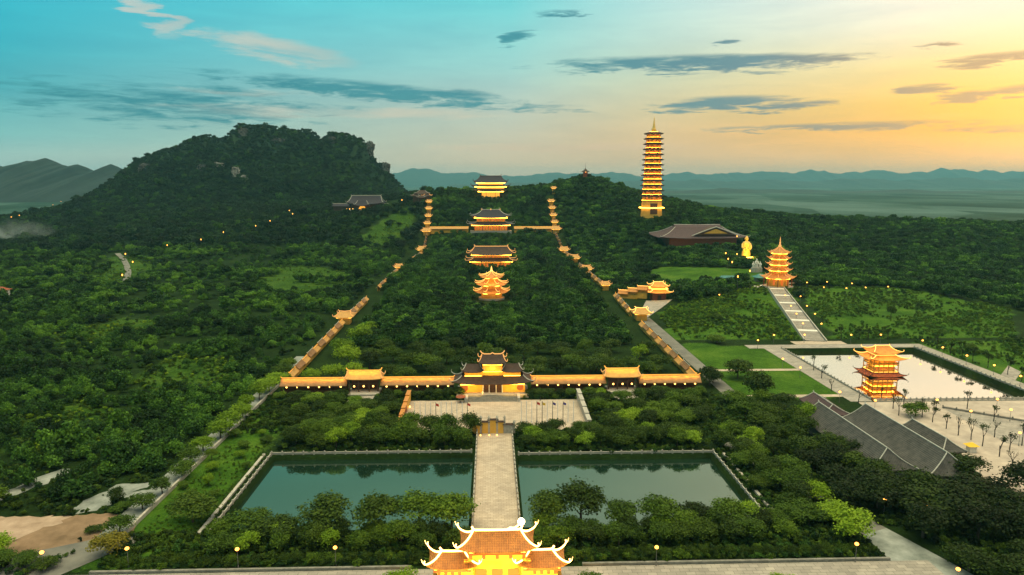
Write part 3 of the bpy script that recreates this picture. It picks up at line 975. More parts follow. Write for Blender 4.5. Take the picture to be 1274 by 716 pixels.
# ------------------------------------------------------------------ lantern-lit entrance gate at the bottom
def entrance_gate():
    root = empty('entrance_gate', (0, 125, .1), 'three-roofed gate outlined in white-gold lights at the causeway foot', 'gate')
    for sx_, hw, hd, ez, rz_, ridge in ((0, 7.2, 3.5, 9.6, 12.2, 4.7), (-8.7, 4.7, 3.0, 5.9, 7.9, 2.3), (8.7, 4.7, 3.0, 5.9, 7.9, 2.3)):
        P = prect(hw, hd)
        Q = prect(ridge, .12)
        rb, hips = poly_roof(P, Q, ez, rz_, 1.1, .05, .25, 14, 8)
        rf = rb.build('roof', 'tile_rust', root, loc=(sx_, 0, 0))
        for h in hips:
            tb = MB()
            tb.tube(horn(h, .75), .15, 6, .2)
            lo = tb.build('hip_light', 'led_gold' if False else 'led', rf)
            kb = MB()
            p0 = np.array(horn(h, .7)[1])
            kb.tube([p0 + np.array([.0, 0, -.3]), p0 + np.array([.35 * np.sign(p0[0]), .0, .1]), p0 + np.array([.55 * np.sign(p0[0]), 0, .75])], .1, 5, .05)
            kb.build('horn_tip', 'led', rf)
        tb = MB()
        tb.tube([(-ridge - .25, 0, rz_ + .9), (-ridge, 0, rz_ + .45), (-ridge + .4, 0, rz_ + .2), (0, 0, rz_ + .15), (ridge - .4, 0, rz_ + .2), (ridge, 0, rz_ + .45), (ridge + .25, 0, rz_ + .9)], .2, 6)
        tb.build('ridge_light', 'led', rf)
        # body under each roof
        wb = MB()
        wx, wy = hw - 1.6, hd - 1.5
        wb.box(-wx, wx, -wy, wy, ez - 2.6, ez + .5)
        wl = wb.build('frieze', 'ochre', root, loc=(sx_, 0, 0))
        pb = MB()
        for i in range(5):
            x = -wx + .4 + i * (2 * wx - .8) / 4.0
            pb.box(x - .32, x + .32, -wy - .06, -wy, ez - 2.2, ez - .6)
        pb.build('carved_panel', 'red_wood', wl)
        for s in (-1, 1):
            pr_ = MB()
            pr_.box(sx_ + s * wx - .9, sx_ + s * wx + .9, -wy, wy, 0, ez - 2.6)
            pr_.build('pier', 'ochre', root)
        eb = MB()
        eb.tube([(-hw * .75, -hd * .8, ez - .55), (hw * .75, -hd * .8, ez - .55)], .15, 6)
        eb.build('eave_light', 'eave_lamp', root, loc=(sx_, 0, 0))
        eb = MB()
        eb.tube([(-hw * .75, hd * .8, ez - .55), (hw * .75, hd * .8, ez - .55)], .12, 6)
        eb.build('eave_light', 'eave_dim', root, loc=(sx_, 0, 0))
        # lit fascia boards
        fb = MB()
        fb.box(-hw * .78, hw * .78, -hd + .1, -hd + .3, ez - .62, ez - .28)
        fb.build('fascia', 'red_wood', root, loc=(sx_, 0, 0))
    for x_, w_, z_ in ((0, 12, 15.5), (-9.5, 8, 11), (9.5, 8, 11)):
        wash(root, (x_, -6.5, z_), w_, .5, 42 * w_, (0, .7, -1), (1, .50, .10))
    for x_ in (-9, 0, 9):
        wash(root, (x_, -9, 1.0), 7, .6, 2600, (0, 1, .75), (1, .58, .10))
    cw = MB()
    cw.box(-5.4, 5.4, .4, .7, 0, 7.2)
    wl = cw.build('wall', 'ochre', root)
    for x_ in (-3.2, 0, 3.2):
        db = MB()
        db.box(x_ - 1.1, x_ + 1.1, .3, .4, 0, 3.8)
        db.build('door', 'window_glow', wl)
    # dragon and glowing orb on the right end of the main ridge
    tb = MB()
    tb.tube([(2.0, 0, 12.4), (2.6, 0, 12.85), (3.2, 0, 12.7), (3.9, 0, 13.0), (4.4, 0, 13.6)], .17, 6)
    tb.build('dragon_finial', 'led', root)
    ob = MB()
    ob.ball((4.75, 0, 14.0), .72)
    ob.build('orb', 'orb', root, smooth=True)


entrance_gate()


# ------------------------------------------------------------------ main gate and its galleries
def main_gate():
    root = empty('main_gate', (-.5, 252, 0), 'three-tiered floodlit main gate with dark curved roofs behind the square', 'gate')
    mb = MB()
    mb.box(-13.5, 13.5, -6.5, 5.5, 0, 1.4)
    mb.build('plinth', 'stone', root)
    # ground storey
    mb = MB()
    mb.box(-12.2, 12.2, -3.6, 3.6, 1.4, 5.3)
    wl = mb.build('wall', 'ochre', root)
    db = MB()
    db.box(-3.4, 3.4, -3.72, -3.6, 1.4, 4.4)
    db.build('doorway', 'dark_wood', wl)
    add_columns(root, [(x, -4.0) for x in (-3.6, -1.3, 1.3, 3.6)], 1.4, 5.2, .22, 'white_stone')
    for s in (-1, 1):
        db = MB()
        db.lathe([(1.25, -.06), (1.25, .06)], 16)
        o = db.build('round_window', 'window_red', wl)
        o.rotation_euler = (math.pi / 2, 0, 0)
        o.location = (s * 10.4, -3.66, 3.2)
    rb, hips = poly_roof(prect(14.8, 5.4), prect(11.6, 2.5), 5.0, 7.6, 1.3, .04)
    rf = rb.build('roof', 'tile_dark', root)
    for h in hips:
        tb = MB()
        tb.tube(horn(h, 1.1), .12, 5, .2)
        tb.build('hip_ridge', 'grey_ridge', rf)
    mb = MB()
    mb.box(-10.6, 10.6, -2.3, 2.3, 7.3, 9.3)
    mb.build('wall', 'ochre', root)
    for s in (-1, 1):
        rb, hips = poly_roof(prect(3.9, 3.4), prect(2.6, .12), 9.1, 11.6, .9, .06)
        rf = rb.build('roof', 'tile_dark', root, loc=(s * 7.4, 0, 0))
        for h in hips:
            tb = MB()
            tb.tube(horn(h, .9), .12, 5, .18)
            tb.build('hip_ridge', 'grey_ridge', rf)
    mb = MB()
    mb.box(-3.7, 3.7, -2.6, 2.6, 9.2, 12.6)
    wl = mb.build('wall', 'ochre', root)
    db = MB()
    db.lathe([(1.15, -.05), (1.15, .05)], 18)
    o = db.build('medallion', 'gold', wl)
    o.rotation_euler = (math.pi / 2, 0, 0)
    o.location = (0, -2.66, 10.7)
    rb, hips = poly_roof(prect(5.1, 3.8), prect(4.0, .12), 12.3, 15.2, 1.0, .05)
    rf = rb.build('roof', 'tile_dark', root)
    for h in hips:
        tb = MB()
        tb.tube(horn(h, .9), .12, 5, .18)
        tb.build('hip_ridge', 'led_soft', rf)
    tb = MB()
    tb.tube([(-4.6, 0, 16.6), (-4.1, 0, 15.9), (-3.2, 0, 15.4), (-.8, 0, 15.35), (0, 0, 15.8), (.8, 0, 15.35), (3.2, 0, 15.4), (4.1, 0, 15.9), (4.6, 0, 16.6)], .22, 6)
    tb.build('main_ridge', 'led_soft', rf)
    for (a_, b_, y, z, m_, r_) in ((-12, 12, -4.7, 4.75, 'eave_lamp', .13), (-10.4, -4.2, -3.3, 7.75, 'eave_lamp', .12), (4.2, 10.4, -3.3, 7.75, 'eave_lamp', .12), (-3.6, 3.6, -3.4, 12.0, 'eave_lamp', .11), (-3.6, 3.6, -3.3, 9.35, 'eave_lamp', .08),
                                   (-10.4, 10.4, 3.4, 9.0, 'eave_dim', .1)):
        tb = MB()
        tb.tube([(a_, y, z), (b_, y, z)], r_, 5)
        tb.build('eave_light', m_, root)
    for x_, w_ in ((-8, 8), (8, 8)):
        wash(root, (x_, -9, 2.0), w_, .5, 500, (0, 1, .35), (1, .52, .06))
    wash(root, (0, -6, 9), 6, .5, 260, (0, 1, .3), (1, .55, .06))
    # flight of steps with side walls
    st = MB()
    for i in range(9):
        st.box(-9, 9, -11.0 + i * .5, -6.5, 0 if i == 0 else i * .155 - .0, (i + 1) * .155)
    st.build('steps', 'stone_dark', root)
    for s in (-1, 1):
        w = MB()
        w.box(s * 9.6 - .5, s * 9.6 + .5, -11.3, -6.5, 0, 1.6)
        w.build('stair_wall', 'stone', root)


main_gate()


def gallery(label, x0, y0, x1, y1, zb, steps, lanterns=0, lit='led_roof', hw=2.9, roof='tile_lit_gold', lantern_side=-1, wall='ochre', k=1.0):
    """roofed cloister: a row of level, stepped roofs on a wall and columns"""
    L = math.hypot(x1 - x0, y1 - y0)
    ang = math.atan2(y1 - y0, x1 - x0)
    root = empty('covered_gallery', (x0, y0, 0), label, 'gallery', ang)
    n = steps
    sl = L / n
    for i in range(n):
        z = float(zb(i, n))
        a0, a1 = i * sl, (i + 1) * sl
        wb = MB()
        wb.box(a0, a1 - .02, hw - 1.3, hw - 1.0, z - 3, z + 3.6 * k)
        wb.box(a0, a1 - .02, -hw + 1.0, -hw + 1.3, z - 3, z + 1.0)
        wb.build('wall', 'dark_wood' if lanterns else 'ochre', root)
        rb = MB()
        ov = .35
        zz = [(-hw, 3.2 * k), (-hw * .5, 4.2 * k), (0, 5.5 * k), (hw * .5, 4.2 * k), (hw, 3.2 * k)]
        vs = []
        for a_ in (a0 - ov, a1 + ov):
            vs += [(a_, y, z + h_) for y, h_ in zz] + [(a_, y, z + h_ - .25) for y, h_ in zz]
        fs = [(j, j + 1, 11 + j, 10 + j) for j in range(4)] + [(5 + j, 15 + j, 16 + j, 6 + j) for j in range(4)]
        fs += [(0, 10, 15, 5), (4, 9, 19, 14)] + [(j, 5 + j, 6 + j, j + 1) for j in range(4)] + [(10 + j, 11 + j, 16 + j, 15 + j) for j in range(4)]
        rb.add(vs, fs)
        rf = rb.build('roof', ('tile_brown' if lanterns else roof) if (k == 1 or i % 2 == 0) else 'tile_brown', root)  # gold and brown roofs alternate, lamplit and unlit stretches put into tile colour
        tb = MB()
        rz_ = z + 5.5 * k
        tb.tube([(a0 - ov - .2, 0, rz_ + .6), (a0 - ov + .3, 0, rz_ + .16), (a1 + ov - .3, 0, rz_ + .16), (a1 + ov + .2, 0, rz_ + .6)], .16 if k == 1 else .13, 5)
        tb.build('ridge_light' if (k == 1 or i % 2 == 0) else 'ridge', lit if (k == 1 or i % 2 == 0) else 'grey_ridge', rf)
    if lanterns:
        z = float(zb(0, n))
        lb = MB()
        lb.ball((0, 0, 0), .34, 8, (1, 1, 1.2))
        f_ = None
        for i in range(lanterns):
            x = L * (i + .5) / lanterns
            if f_ is None:
                f_ = o = lb.build('lantern', 'lantern_glow', root)
            else:
                o = f_.copy()
                C.objects.link(o)
                o.parent = root
            o.location = (x, lantern_side * (hw - .9), z + 2.6)
    npost = max(2, int(L / 5.5)) if lanterns else 0
    if npost:
        add_columns(root, [(L * i / npost + .3, lantern_side * (hw - .5)) for i in range(npost)], float(zb(0, n)), float(zb(0, n)) + 3.3, .2, 'dark_wood')
    return root


flat0 = lambda i, n: 0.0
gallery('golden-roofed gallery from the far left corner to the left side gate', -81, 255.5, -56.4, 255.5, flat0, 1, 6)
gallery('golden-roofed gallery between the left side gate and the main gate', -43, 255.5, -15.6, 255.5, flat0, 1, 7)
gallery('golden-roofed gallery between the main gate and the right side gate', 14.6, 255.5, 43, 255.5, flat0, 1, 7)
gallery('golden-roofed gallery from the right side gate to the far right corner', 56.4, 255.5, 80, 255.5, flat0, 1, 6)


for o_ in [o for o in C.objects if o.name.startswith('covered_gallery')]:
    ln_ = {0: 24.6, 1: 27.4, 2: 28.4, 3: 23.6}[[o for o in C.objects if o.name.startswith('covered_gallery')].index(o_)]
    wash(o_, (ln_ / 2, -1.25, 5.95), ln_ * .97, 0.1, 34 * ln_, (0, .55, -1), (1, .50, .05))


def side_gate(x, label):
    root = empty('side_gate', (x, 255.5, 0), label, 'gate')
    mb = MB()
    mb.box(-5.2, 5.2, 1.2, 1.5, 0, 5.6)
    mb.build('wall', 'dark_wood', root)
    add_columns(root, [(-5.4, -2), (-2, -2), (2, -2), (5.4, -2)], 0, 5.4, .25, 'dark_wood')
    rb, hips = poly_roof(prect(7.0, 3.2), prect(6.2, .12), 5.6, 8.2, .5, .04)
    rf = rb.build('roof', 'tile_lit_gold', root)
    for h in hips:
        tb = MB()
        tb.tube(horn(h, .7), .12, 5, .18)
        tb.build('hip_ridge', 'led_soft', rf)
    tb = MB()
    tb.tube([(-6.8, 0, 9.4), (-6.4, 0, 8.7), (-5.6, 0, 8.4), (5.6, 0, 8.4), (6.4, 0, 8.7), (6.8, 0, 9.4)], .2, 5)
    tb.build('main_ridge', 'led_roof', rf)
    mb = MB()
    mb.box(-5.4, 5.4, -2.2, -1.9, 3.2, 3.9)
    mb.build('beam', 'dark_wood', root)
    wash(root, (0, -1.5, 9.0), 12, .12, 300, (0, .5, -1), (1, .50, .05))
    mb = MB()
    mb.box(-6, 6, -5.5, 3, 0, .5)
    mb.build('plinth', 'stone', root)
    for s in (-3.6, 0, 3.6):
        lb = MB()
        lb.ball((s, -2.2, 2.7), .34, 8)
        lb.build('lantern', 'lantern_glow', root)


side_gate(-49.7, 'small gate with raised golden roof in the left gallery')
side_gate(49.7, 'small gate with raised golden roof in the right gallery')
sheet('path', rect(-54, -45, 243, 249.5), 'paving_grey', .1, 'pale landing in front of the left side gate', 'path', skirt=.4)
sheet('path', rect(45, 54, 243, 249.5), 'paving_grey', .1, 'pale landing in front of the right side gate', 'path', skirt=.4)

LN = [(262, -82), (380, -84), (445, -84), (545, -84), (660, -83), (740, -76), (800, -76), (830, -78.5), (880, -80), (930, -83)]
RN = [(262, 81), (372, 82), (460, 85), (520, 84), (640, 82), (690, 82), (740, 79), (810, 76), (830, 78.5), (880, 79), (930, 80)]


def gx(nodes, Y):
    return float(np.interp(Y, [a_ for a_, b_ in nodes], [b_ for a_, b_ in nodes]))


def flight(nodes, Y0, Y1, n, label, lit='led_roof', roof='tile_lit_gold', hw=1.7, up=0.0):
    xa, xb = gx(nodes, Y0), gx(nodes, Y1)
    return gallery(label, xa, Y0, xb, Y1, lambda i, n_: tz(xa + (xb - xa) * (i + .5) / n_, Y0 + (Y1 - Y0) * (i + .5) / n_) + up + .6 * (i % 2), n, 0, lit, hw, roof, k=.72)


def crossing(x, Y, label, s=3.8, z=None, up=4.2, hip='led_soft', roof='tile_lit_gold', wall='ochre'):
    z = float(tz(x, Y)) if z is None else z
    root = empty('gallery_pavilion', (x, Y, z), label, 'pavilion')
    mb = MB()
    mb.prism(prect(s * .6, s * .6), -2, up + .4)
    mb.build('wall', wall, root)
    rb, hips = poly_roof(prect(s, s), prect(s * .6, .12), up, up + s * .55, .9, .08)
    rf = rb.build('roof', roof, root)
    for h in hips:
        tb = MB()
        tb.tube(horn(h, .9), .12, 5, .2)
        tb.build('hip_ridge', hip, rf)
    tb = MB()
    zz = up + s * .55 + .15
    tb.tube([(-s * .75, 0, zz + .9), (-s * .6, 0, zz + .3), (0, 0, zz), (s * .6, 0, zz + .3), (s * .75, 0, zz + .9)], .22, 5)
    tb.build('main_ridge', hip, rf)
    tb = MB()
    tb.tube([(p_[0] * s * .8, p_[1] * s * .8, up - .3) for p_ in ((-1, -1), (1, -1), (1, 1), (-1, 1))], .12, 5, closed=True)
    tb.build('eave_light', 'eave_dim', root)


flight(LN, 268, 376, 11, 'lowest stepped golden gallery climbing the left side')
crossing(gx(LN, 384), 384, 'small pavilion with flared corners on the lower left gallery', 5)
flight(LN, 392, 452, 7, 'short stepped gallery above the lower left pavilion', 'led_soft')
flight(LN, 500, 600, 9, 'middle stepped gallery half hidden by trees on the left', 'led_soft')
crossing(gx(LN, 612), 612, 'small lit pavilion topping the middle left gallery', 4)
flight(LN, 690, 742, 5, 'upper left gallery just below the dark stepped roofs', 'led_soft')
crossing(gx(LN, 752), 752, 'broad lit crossing pavilion on the upper left gallery', 6)
flight(LN, 760, 822, 6, 'dark stepped gallery roofs below the left corner junction', 'led_soft', 'tile_purple')
crossing(gx(LN, 830), 830, 'corner pavilion joining the left climb and the cross gallery', 6)
flight(LN, 838, 925, 9, 'steepest lit gallery rising to the left hilltop lodge', 'led_roof')
for i, (Y, nm) in enumerate(((850, 'lowest'), (872, 'middle'), (895, 'third'), (914, 'topmost'))):
    crossing(gx(LN, Y), Y, nm + ' small flared pavilion on the steep left gallery', 4.2, up=4.6)
flight(RN, 262, 366, 11, 'lowest stepped golden gallery climbing the right side')
crossing(gx(RN, 389) + 4, 389, 'small bright pavilion beside the lower right gallery bend', 5, hip='led_gold')
flight(RN, 400, 462, 7, 'short stepped gallery above the lower right pavilion', 'led_roof')
crossing(gx(RN, 500), 500, 'small bright pavilion at the foot of the middle right gallery', 3.6)
flight(RN, 508, 585, 7, 'middle stepped gallery on the right beside the woods', 'led_soft')
crossing(gx(RN, 592), 592, 'flared pavilion halfway up the middle right gallery', 5.2)
flight(RN, 600, 632, 2, 'short gallery above the halfway right pavilion', 'led_soft')
crossing(gx(RN, 672), 672, 'low broad pavilion on the upper right gallery', 5.5)
flight(RN, 680, 735, 5, 'upper right gallery just below the dark stepped roofs', 'led_soft')
crossing(gx(RN, 740), 740, 'broad lit crossing pavilion on the upper right gallery', 5.5)
flight(RN, 750, 820, 6, 'dark stepped gallery roofs below the right corner junction', 'led_soft', 'tile_purple')
crossing(gx(RN, 830), 830, 'corner pavilion joining the right climb and the cross gallery', 6)
flight(RN, 838, 915, 8, 'steepest lit gallery rising on the right ridge', 'led_roof')
for i, (Y, nm) in enumerate(((848, 'lowest'), (868, 'middle'), (890, 'third'), (910, 'topmost'))):
    crossing(gx(RN, Y), Y, nm + ' small flared pavilion on the steep right gallery', 4.2, up=4.6)
crossing(gx(RN, 945) + 6, 945, 'slim orange kiosk standing at the head of the right gallery', 3.4, up=7.5)
za = 20.0
gallery('level golden cross gallery left of the wide-roofed middle hall', -74, 832, -28, 832, lambda i, n: za, 1, 0, 'led_roof', 3.2)
gallery('level golden cross gallery right of the wide-roofed middle hall', 28, 832, 74, 832, lambda i, n: za, 1, 0, 'led_roof', 3.2)


# ------------------------------------------------------------------ temples on the axis
def band_windows(colour, frac=.5, tall=.6):
    def fn(root, wl, sz, z, wh, i):
        if not isinstance(sz, tuple):
            return
        hx_, hy_ = sz
        n = max(3, int(hx_ * 2 / 3.2))
        if wh < 1.6:
            return
        for k in range(n):
            x = -hx_ + (k + .5) * 2 * hx_ / n
            w = hx_ / n * frac
            b = MB()
            b.box(x - w, x + w, -hy_ - .08, -hy_, z + wh * .15, z + wh * (.15 + tall))
            b.build('window', colour, wl)
    return fn


def bell_tower():
    root = empty('bell_tower', (-.5, 464, 0), 'glowing orange eight-sided bell tower with three flared roofs', 'tower')
    mb = MB()
    mb.prism(ngon(9.5), 0, 1.2)
    mb.build('plinth', 'stone', root)
    zt = tiers(root, ngon, [(7.6, 4.2, 4.4, 2.6, 1.7), (6.9, 2.8, 4.0, 3.0, 1.8), (4.9, 2.2, 3.2, 4.0, 1.6)], 1.2, 'tile_amber', 'led_gold', 'ochre', 'eave_lamp', .13, ngon(.35), horn_s=.7, er=.16)
    mb = MB()
    mb.lathe([(.7, zt - .2), (.9, zt + .6), (.35, zt + 1.2), (.5, zt + 1.9), (.06, zt + 3.6)], 8)
    mb.build('finial', 'led_gold', root)
    wash(root, (0, -13, 17), 10, 1, 900, (0, .8, -1))


bell_tower()


def axis_hall(name, Y, zb, label, specs, roof, hip, eave, hipr, ridge, win=None, er=.16, plinth=None, horn_s=1.6):
    root = empty(name, (-.5, Y, zb), label, 'temple')
    sz0 = specs[0][0]
    mb = MB()
    mb.prism(prect(sz0[0] + 5, sz0[1] + 4), -6, 1.0)
    mb.build('plinth', 'stone', root)
    zt = tiers(root, lambda s_: prect(*s_), specs, 1.0, roof, hip, 'ochre', eave, hipr, prect(ridge, .15), horn_s=horn_s, win=win, er=er)
    add_columns(root, [(sz0[0] * t_ / 4, -sz0[1] - 2) for t_ in (-4, -2, 2, 4)], 1.0, specs[0][1] + .8, .35, 'red_wood')
    return root, zt


axis_hall('low_hall', 640, -1, 'long low hall with dark roof and gold ridge behind the bell tower', [((18, 7), 6.5, 3.6, 3.0, 1.6), ((16.5, 5.5), 3.4, 4.0, 7.0, 2.2)], 'tile_dark', 'led_soft', 'eave_lamp', .3, 15.5, band_windows('window_red'), .2)
axis_hall('middle_hall', 840, 20, 'wide hall with broad blue-black double roof and golden frieze', [((20, 11), 7.0, 6.0, 3.6, 2.2), ((17.2, 8.5), 5.4, 5.2, 9.0, 3.0)], 'tile_blue', 'grey_ridge', 'eave_lamp', .34, 10.5, band_windows('window_red'), .28, horn_s=2.2)
mb = MB()
r_ = bpy.data.objects['middle_hall']
mb.tube([(-12, 0, 27.0), (-10.5, 0, 25.6), (-5, 0, 25.0), (0, 0, 25.3), (5, 0, 25.0), (10.5, 0, 25.6), (12, 0, 27.0)], .38, 6)
mb.build('ridge_light', 'led_soft', r_)
mb = MB()
mb.lathe([(.5, 25.2), (.9, 26.0), (.2, 27.4)], 8)
mb.build('finial', 'led_soft', r_)
axis_hall('top_hall', 1000, 56, 'great three-roofed temple with glowing bands crowning the hill', [((13, 10), 9.0, 9.5, 3.4, 2.4), ((19.5, 11), 3.6, 6.0, 2.2, 2.2), ((18, 9.5), 3.6, 4.6, 9.5, 2.6)], 'tile_blue', 'dark_wood', 'eave_lamp', .36, 15, band_windows('window_glow', .9, .8), .42, horn_s=2.2)


# ------------------------------------------------------------------ tall thirteen-storey pagoda, other towers
def face_niches(colour):
    def fn(root, wl, sz, z, wh, i):
        P = ngon(sz)
        for k in range(8):
            a_, b_ = np.array(P[k]), np.array(P[(k + 1) % 8])
            mid = (a_ + b_) / 2
            if mid[1] > .3 * sz:
                continue
            nrm = mid / np.linalg.norm(mid)
            t_ = (b_ - a_) / np.linalg.norm(b_ - a_)
            w = np.linalg.norm(b_ - a_) * .14
            c0 = mid + nrm * .06
            mb_ = MB()
            q0, q1 = c0 - t_ * w, c0 + t_ * w
            i0, i1 = mid - t_ * w - nrm * .02, mid + t_ * w - nrm * .02
            mb_.prism([tuple(q0), tuple(q1), tuple(i1), tuple(i0)], z + wh * .15, z + wh * .78)
            mb_.build('niche', colour, wl)
    return fn


def tall_pagoda():
    root = empty('tall_pagoda', (185.5, 790, 51), 'very tall thirteen-storey glowing pagoda with spire on the wooded ridge', 'pagoda')
    mb = MB()
    P0, P1 = ngon(12.6), ngon(11.4)
    mb.prism(P0, -14, 7, P1)
    wl = mb.build('base_wall', 'ochre', root)
    ab = MB()
    ab.prism([(-4.0, -11.9), (4.0, -11.9), (4.0, -10), (-4.0, -10)], -8, 4.0)
    ab.build('archway', 'dark_wood', wl)
    tb = MB()
    tb.tube([(x * 1.13, y * 1.13, -1.0) for x, y in P0], .5, 5, closed=True)
    tb.build('flood_light', 'eave_lamp', root)
    specs = []
    for i in range(13):
        r_ = 11.0 - 3.0 * i / 12
        specs.append((r_, 5.0 if i else 5.8, 2.2, 1.1 if i < 12 else 3.2, .3))
    z = 7.0
    zt = tiers(root, ngon, specs, z, 'tile_dark', 'tile_dark', 'pagoda_wall', None, .2, ngon(1.6), horn_s=.5, win=face_niches('window_red'), th=.8)
    z = 7.0
    for i, (r_, wh, ov, rise, lift) in enumerate(specs):
        tb = MB()
        tb.tube([(x, y, z + .45) for x, y in ngon(r_ + .55)], .14, 4, closed=True)
        tb.build('storey_light', 'pagoda_lamp', root)
        pb = MB()
        P_ = ngon(r_ + .95)
        for k_ in range(8):
            a_, b_ = np.array(P_[k_]), np.array(P_[(k_ + 1) % 8])
            n_ = (a_ + b_) / np.linalg.norm(a_ + b_) * .12
            pb.prism([tuple(a_), tuple(b_), tuple(b_ - n_), tuple(a_ - n_)], z - .35, z + .5)
        pb.build('strip_shield', 'tile_dark', root)  # added dark ring that hides the storey light strip from view
        z += wh + rise - .25
    mb = MB()
    mb.prism(ngon(2.6), zt - 1.2, zt + .2, ngon(2.2))
    mb.build('top_roof', 'tile_dark', root)
    mb = MB()
    mb.lathe([(2.4, zt), (2.8, zt + 1.8), (1.6, zt + 3), (1.9, zt + 4.5), (1.2, zt + 5.8), (1.35, zt + 7.4), (.8, zt + 8.6), (.95, zt + 10.2), (.5, zt + 11.5), (.55, zt + 13), (.1, zt + 15.5)], 10)
    mb.build('spire', 'gold', root, smooth=True)
    tb = MB()
    tb.tube([(x, y, zt - 1.0) for x, y in ngon(4.5)], .16, 5, closed=True)
    tb.build('spire_light', 'eave_lamp', root)


tall_pagoda()


def garden_pagoda():
    root = empty('garden_pagoda', (203, 474, 6), 'golden five-storey eight-sided pagoda at the head of the stairway', 'pagoda')
    mb = MB()
    mb.prism(ngon(10.5), -5, .8)
    mb.build('plinth', 'stone', root)
    sp = [(7.4, 6.2, 3.4, 2.4, 1.0), (6.1, 3.2, 2.1, 1.3, .7), (5.7, 3.1, 2.0, 1.3, .7), (5.2, 3.0, 1.9, 1.3, .7), (4.8, 2.9, 2.0, 4.4, .7)]
    zt = tiers(root, ngon, sp, .8, 'tile_amber', 'led_soft', 'ochre', 'eave_lamp', .15, ngon(.4), horn_s=.8, win=face_niches('window_red'), er=.2)
    add_columns(root, [(x * 1.25, y * 1.25) for x, y in ngon(7.4)], .8, 6.4, .3, 'red_wood')
    mb = MB()
    mb.lathe([(.9, zt - .4), (1.1, zt + .8), (.5, zt + 1.4), (.6, zt + 2.8), (.3, zt + 3.4), (.35, zt + 4.6), (.05, zt + 7)], 8)
    mb.build('spire', 'led_soft', root)


garden_pagoda()


def lake_pavilion():
    root = empty('lake_pavilion', (166, 279, -5.6), 'two-storey golden pavilion standing in the bright lake', 'pavilion', R(0))
    mb = MB()
    mb.prism(prect(3.2, 2.6), -1, 2.2)
    mb.build('pedestal', 'red_wood', root)
    sh = lambda s_: prect(*s_)
    mb = MB()
    mb.prism(prect(4.6, 3.6), 4.1, 5.3)
    mb.build('wall', 'ochre', root)
    rb, hips = poly_roof(prect(7.4, 5.8), prect(5.4, 4.2), 4.9, 6.4, 1.0, .08)
    rf = rb.build('skirt_roof', 'red_wood', root)
    for h in hips:
        tb = MB()
        tb.tube(horn(h, .8), .1, 5, .16)
        tb.build('hip_ridge', 'dark_wood', rf)
    mb = MB()
    mb.prism(prect(5.6, 4.4), 6.3, 6.8)
    mb.build('deck', 'red_wood', root)
    mb = MB()
    mb.prism(prect(3.9, 2.9), 6.8, 13.6)
    wl = mb.build('wall', 'ochre', root)
    for k in range(5):
        b = MB()
        x = -3.2 + k * 1.6
        b.box(x - .45, x + .45, -2.98, -2.9, 7.2, 9.0)
        b.build('door', 'window_red', wl)
    pts = [(x, y) for x in (-5.2, -3.1, -1.05, 1.05, 3.1, 5.2) for y in (-4.1, 4.1)] + [(x, y) for x in (-5.2, 5.2) for y in (-1.4, 1.4)]
    add_columns(root, pts, 6.8, 13.6, .2, 'ochre')
    for zz, s_ in ((7.8, 0), (10.2, 0), (11.1, 0)):
        rbm = MB()
        for (a_, b_) in (((-5.2, -4.1), (5.2, -4.1)), ((-5.2, 4.1), (5.2, 4.1)), ((-5.2, -4.1), (-5.2, 4.1)), ((5.2, -4.1), (5.2, 4.1))):
            rbm.box(min(a_[0], b_[0]) - .1, max(a_[0], b_[0]) + .1, min(a_[1], b_[1]) - .1, max(a_[1], b_[1]) + .1, zz, zz + (.28 if zz < 10 else .5))
        rbm.build('railing' if zz < 10 else 'beam', 'ochre', root)
    tb = MB()
    tb.tube([(x, y, 13.0) for x, y in prect(4.6, 3.5)], .16, 5, closed=True)
    tb.build('eave_light', 'eave_lamp', root)
    tb = MB()
    tb.tube([(x, y, 9.9) for x, y in prect(4.6, 3.5)], .12, 5, closed=True)
    tb.build('eave_light', 'eave_lamp', root)
    tb = MB()
    tb.tube([(x, y, 4.4) for x, y in prect(5.0, 4.0)], .12, 5, closed=True)
    tb.build('eave_light', 'eave_lamp', root)
    tb = MB()
    tb.tube([(x, y, 6.95) for x, y in prect(5.3, 4.2)], .1, 5, closed=True)
    tb.build('deck_light', 'eave_dim', root)
    rb, hips = poly_roof(prect(7.2, 5.8), prect(4.3, 3.3), 13.3, 15.4, 1.3, .1)
    rf = rb.build('roof', 'tile_amber', root)
    for h in hips:
        tb = MB()
        tb.tube(horn(h, 1.0), .12, 5, .2)
        tb.build('hip_light', 'led_gold', rf)
    tb = MB()
    tb.tube([(x, y, 15.5) for x, y in prect(4.5, 3.5)], .14, 5, closed=True)
    tb.build('ridge_light', 'led_gold', rf)
    mb = MB()
    mb.prism(prect(3.9, 2.9), 15.2, 16.6)
    mb.build('wall', 'ochre', root)
    rb, hips = poly_roof(prect(5.4, 4.3), prect(3.0, .12), 16.3, 19.4, 1.2, .1)
    rf = rb.build('roof', 'tile_amber', root)
    for h in hips:
        tb = MB()
        tb.tube(horn(h, .9), .1, 5, .17)
        tb.build('hip_light', 'led_gold', rf)
    tb = MB()
    tb.tube([(-3.2, 0, 19.9), (-2.8, 0, 19.6), (2.8, 0, 19.6), (3.2, 0, 19.9)], .16, 5)
    tb.build('ridge_light', 'led_gold', rf)
    wash(root, (0, -9, 19), 8, 1, 700, (0, .8, -1))
    wash(root, (-10, 0, 19), 8, 1, 400, (.8, 0, -1))


lake_pavilion()
bpy.data.objects['lake_pavilion'].scale = (1.0, 1.0, .84)


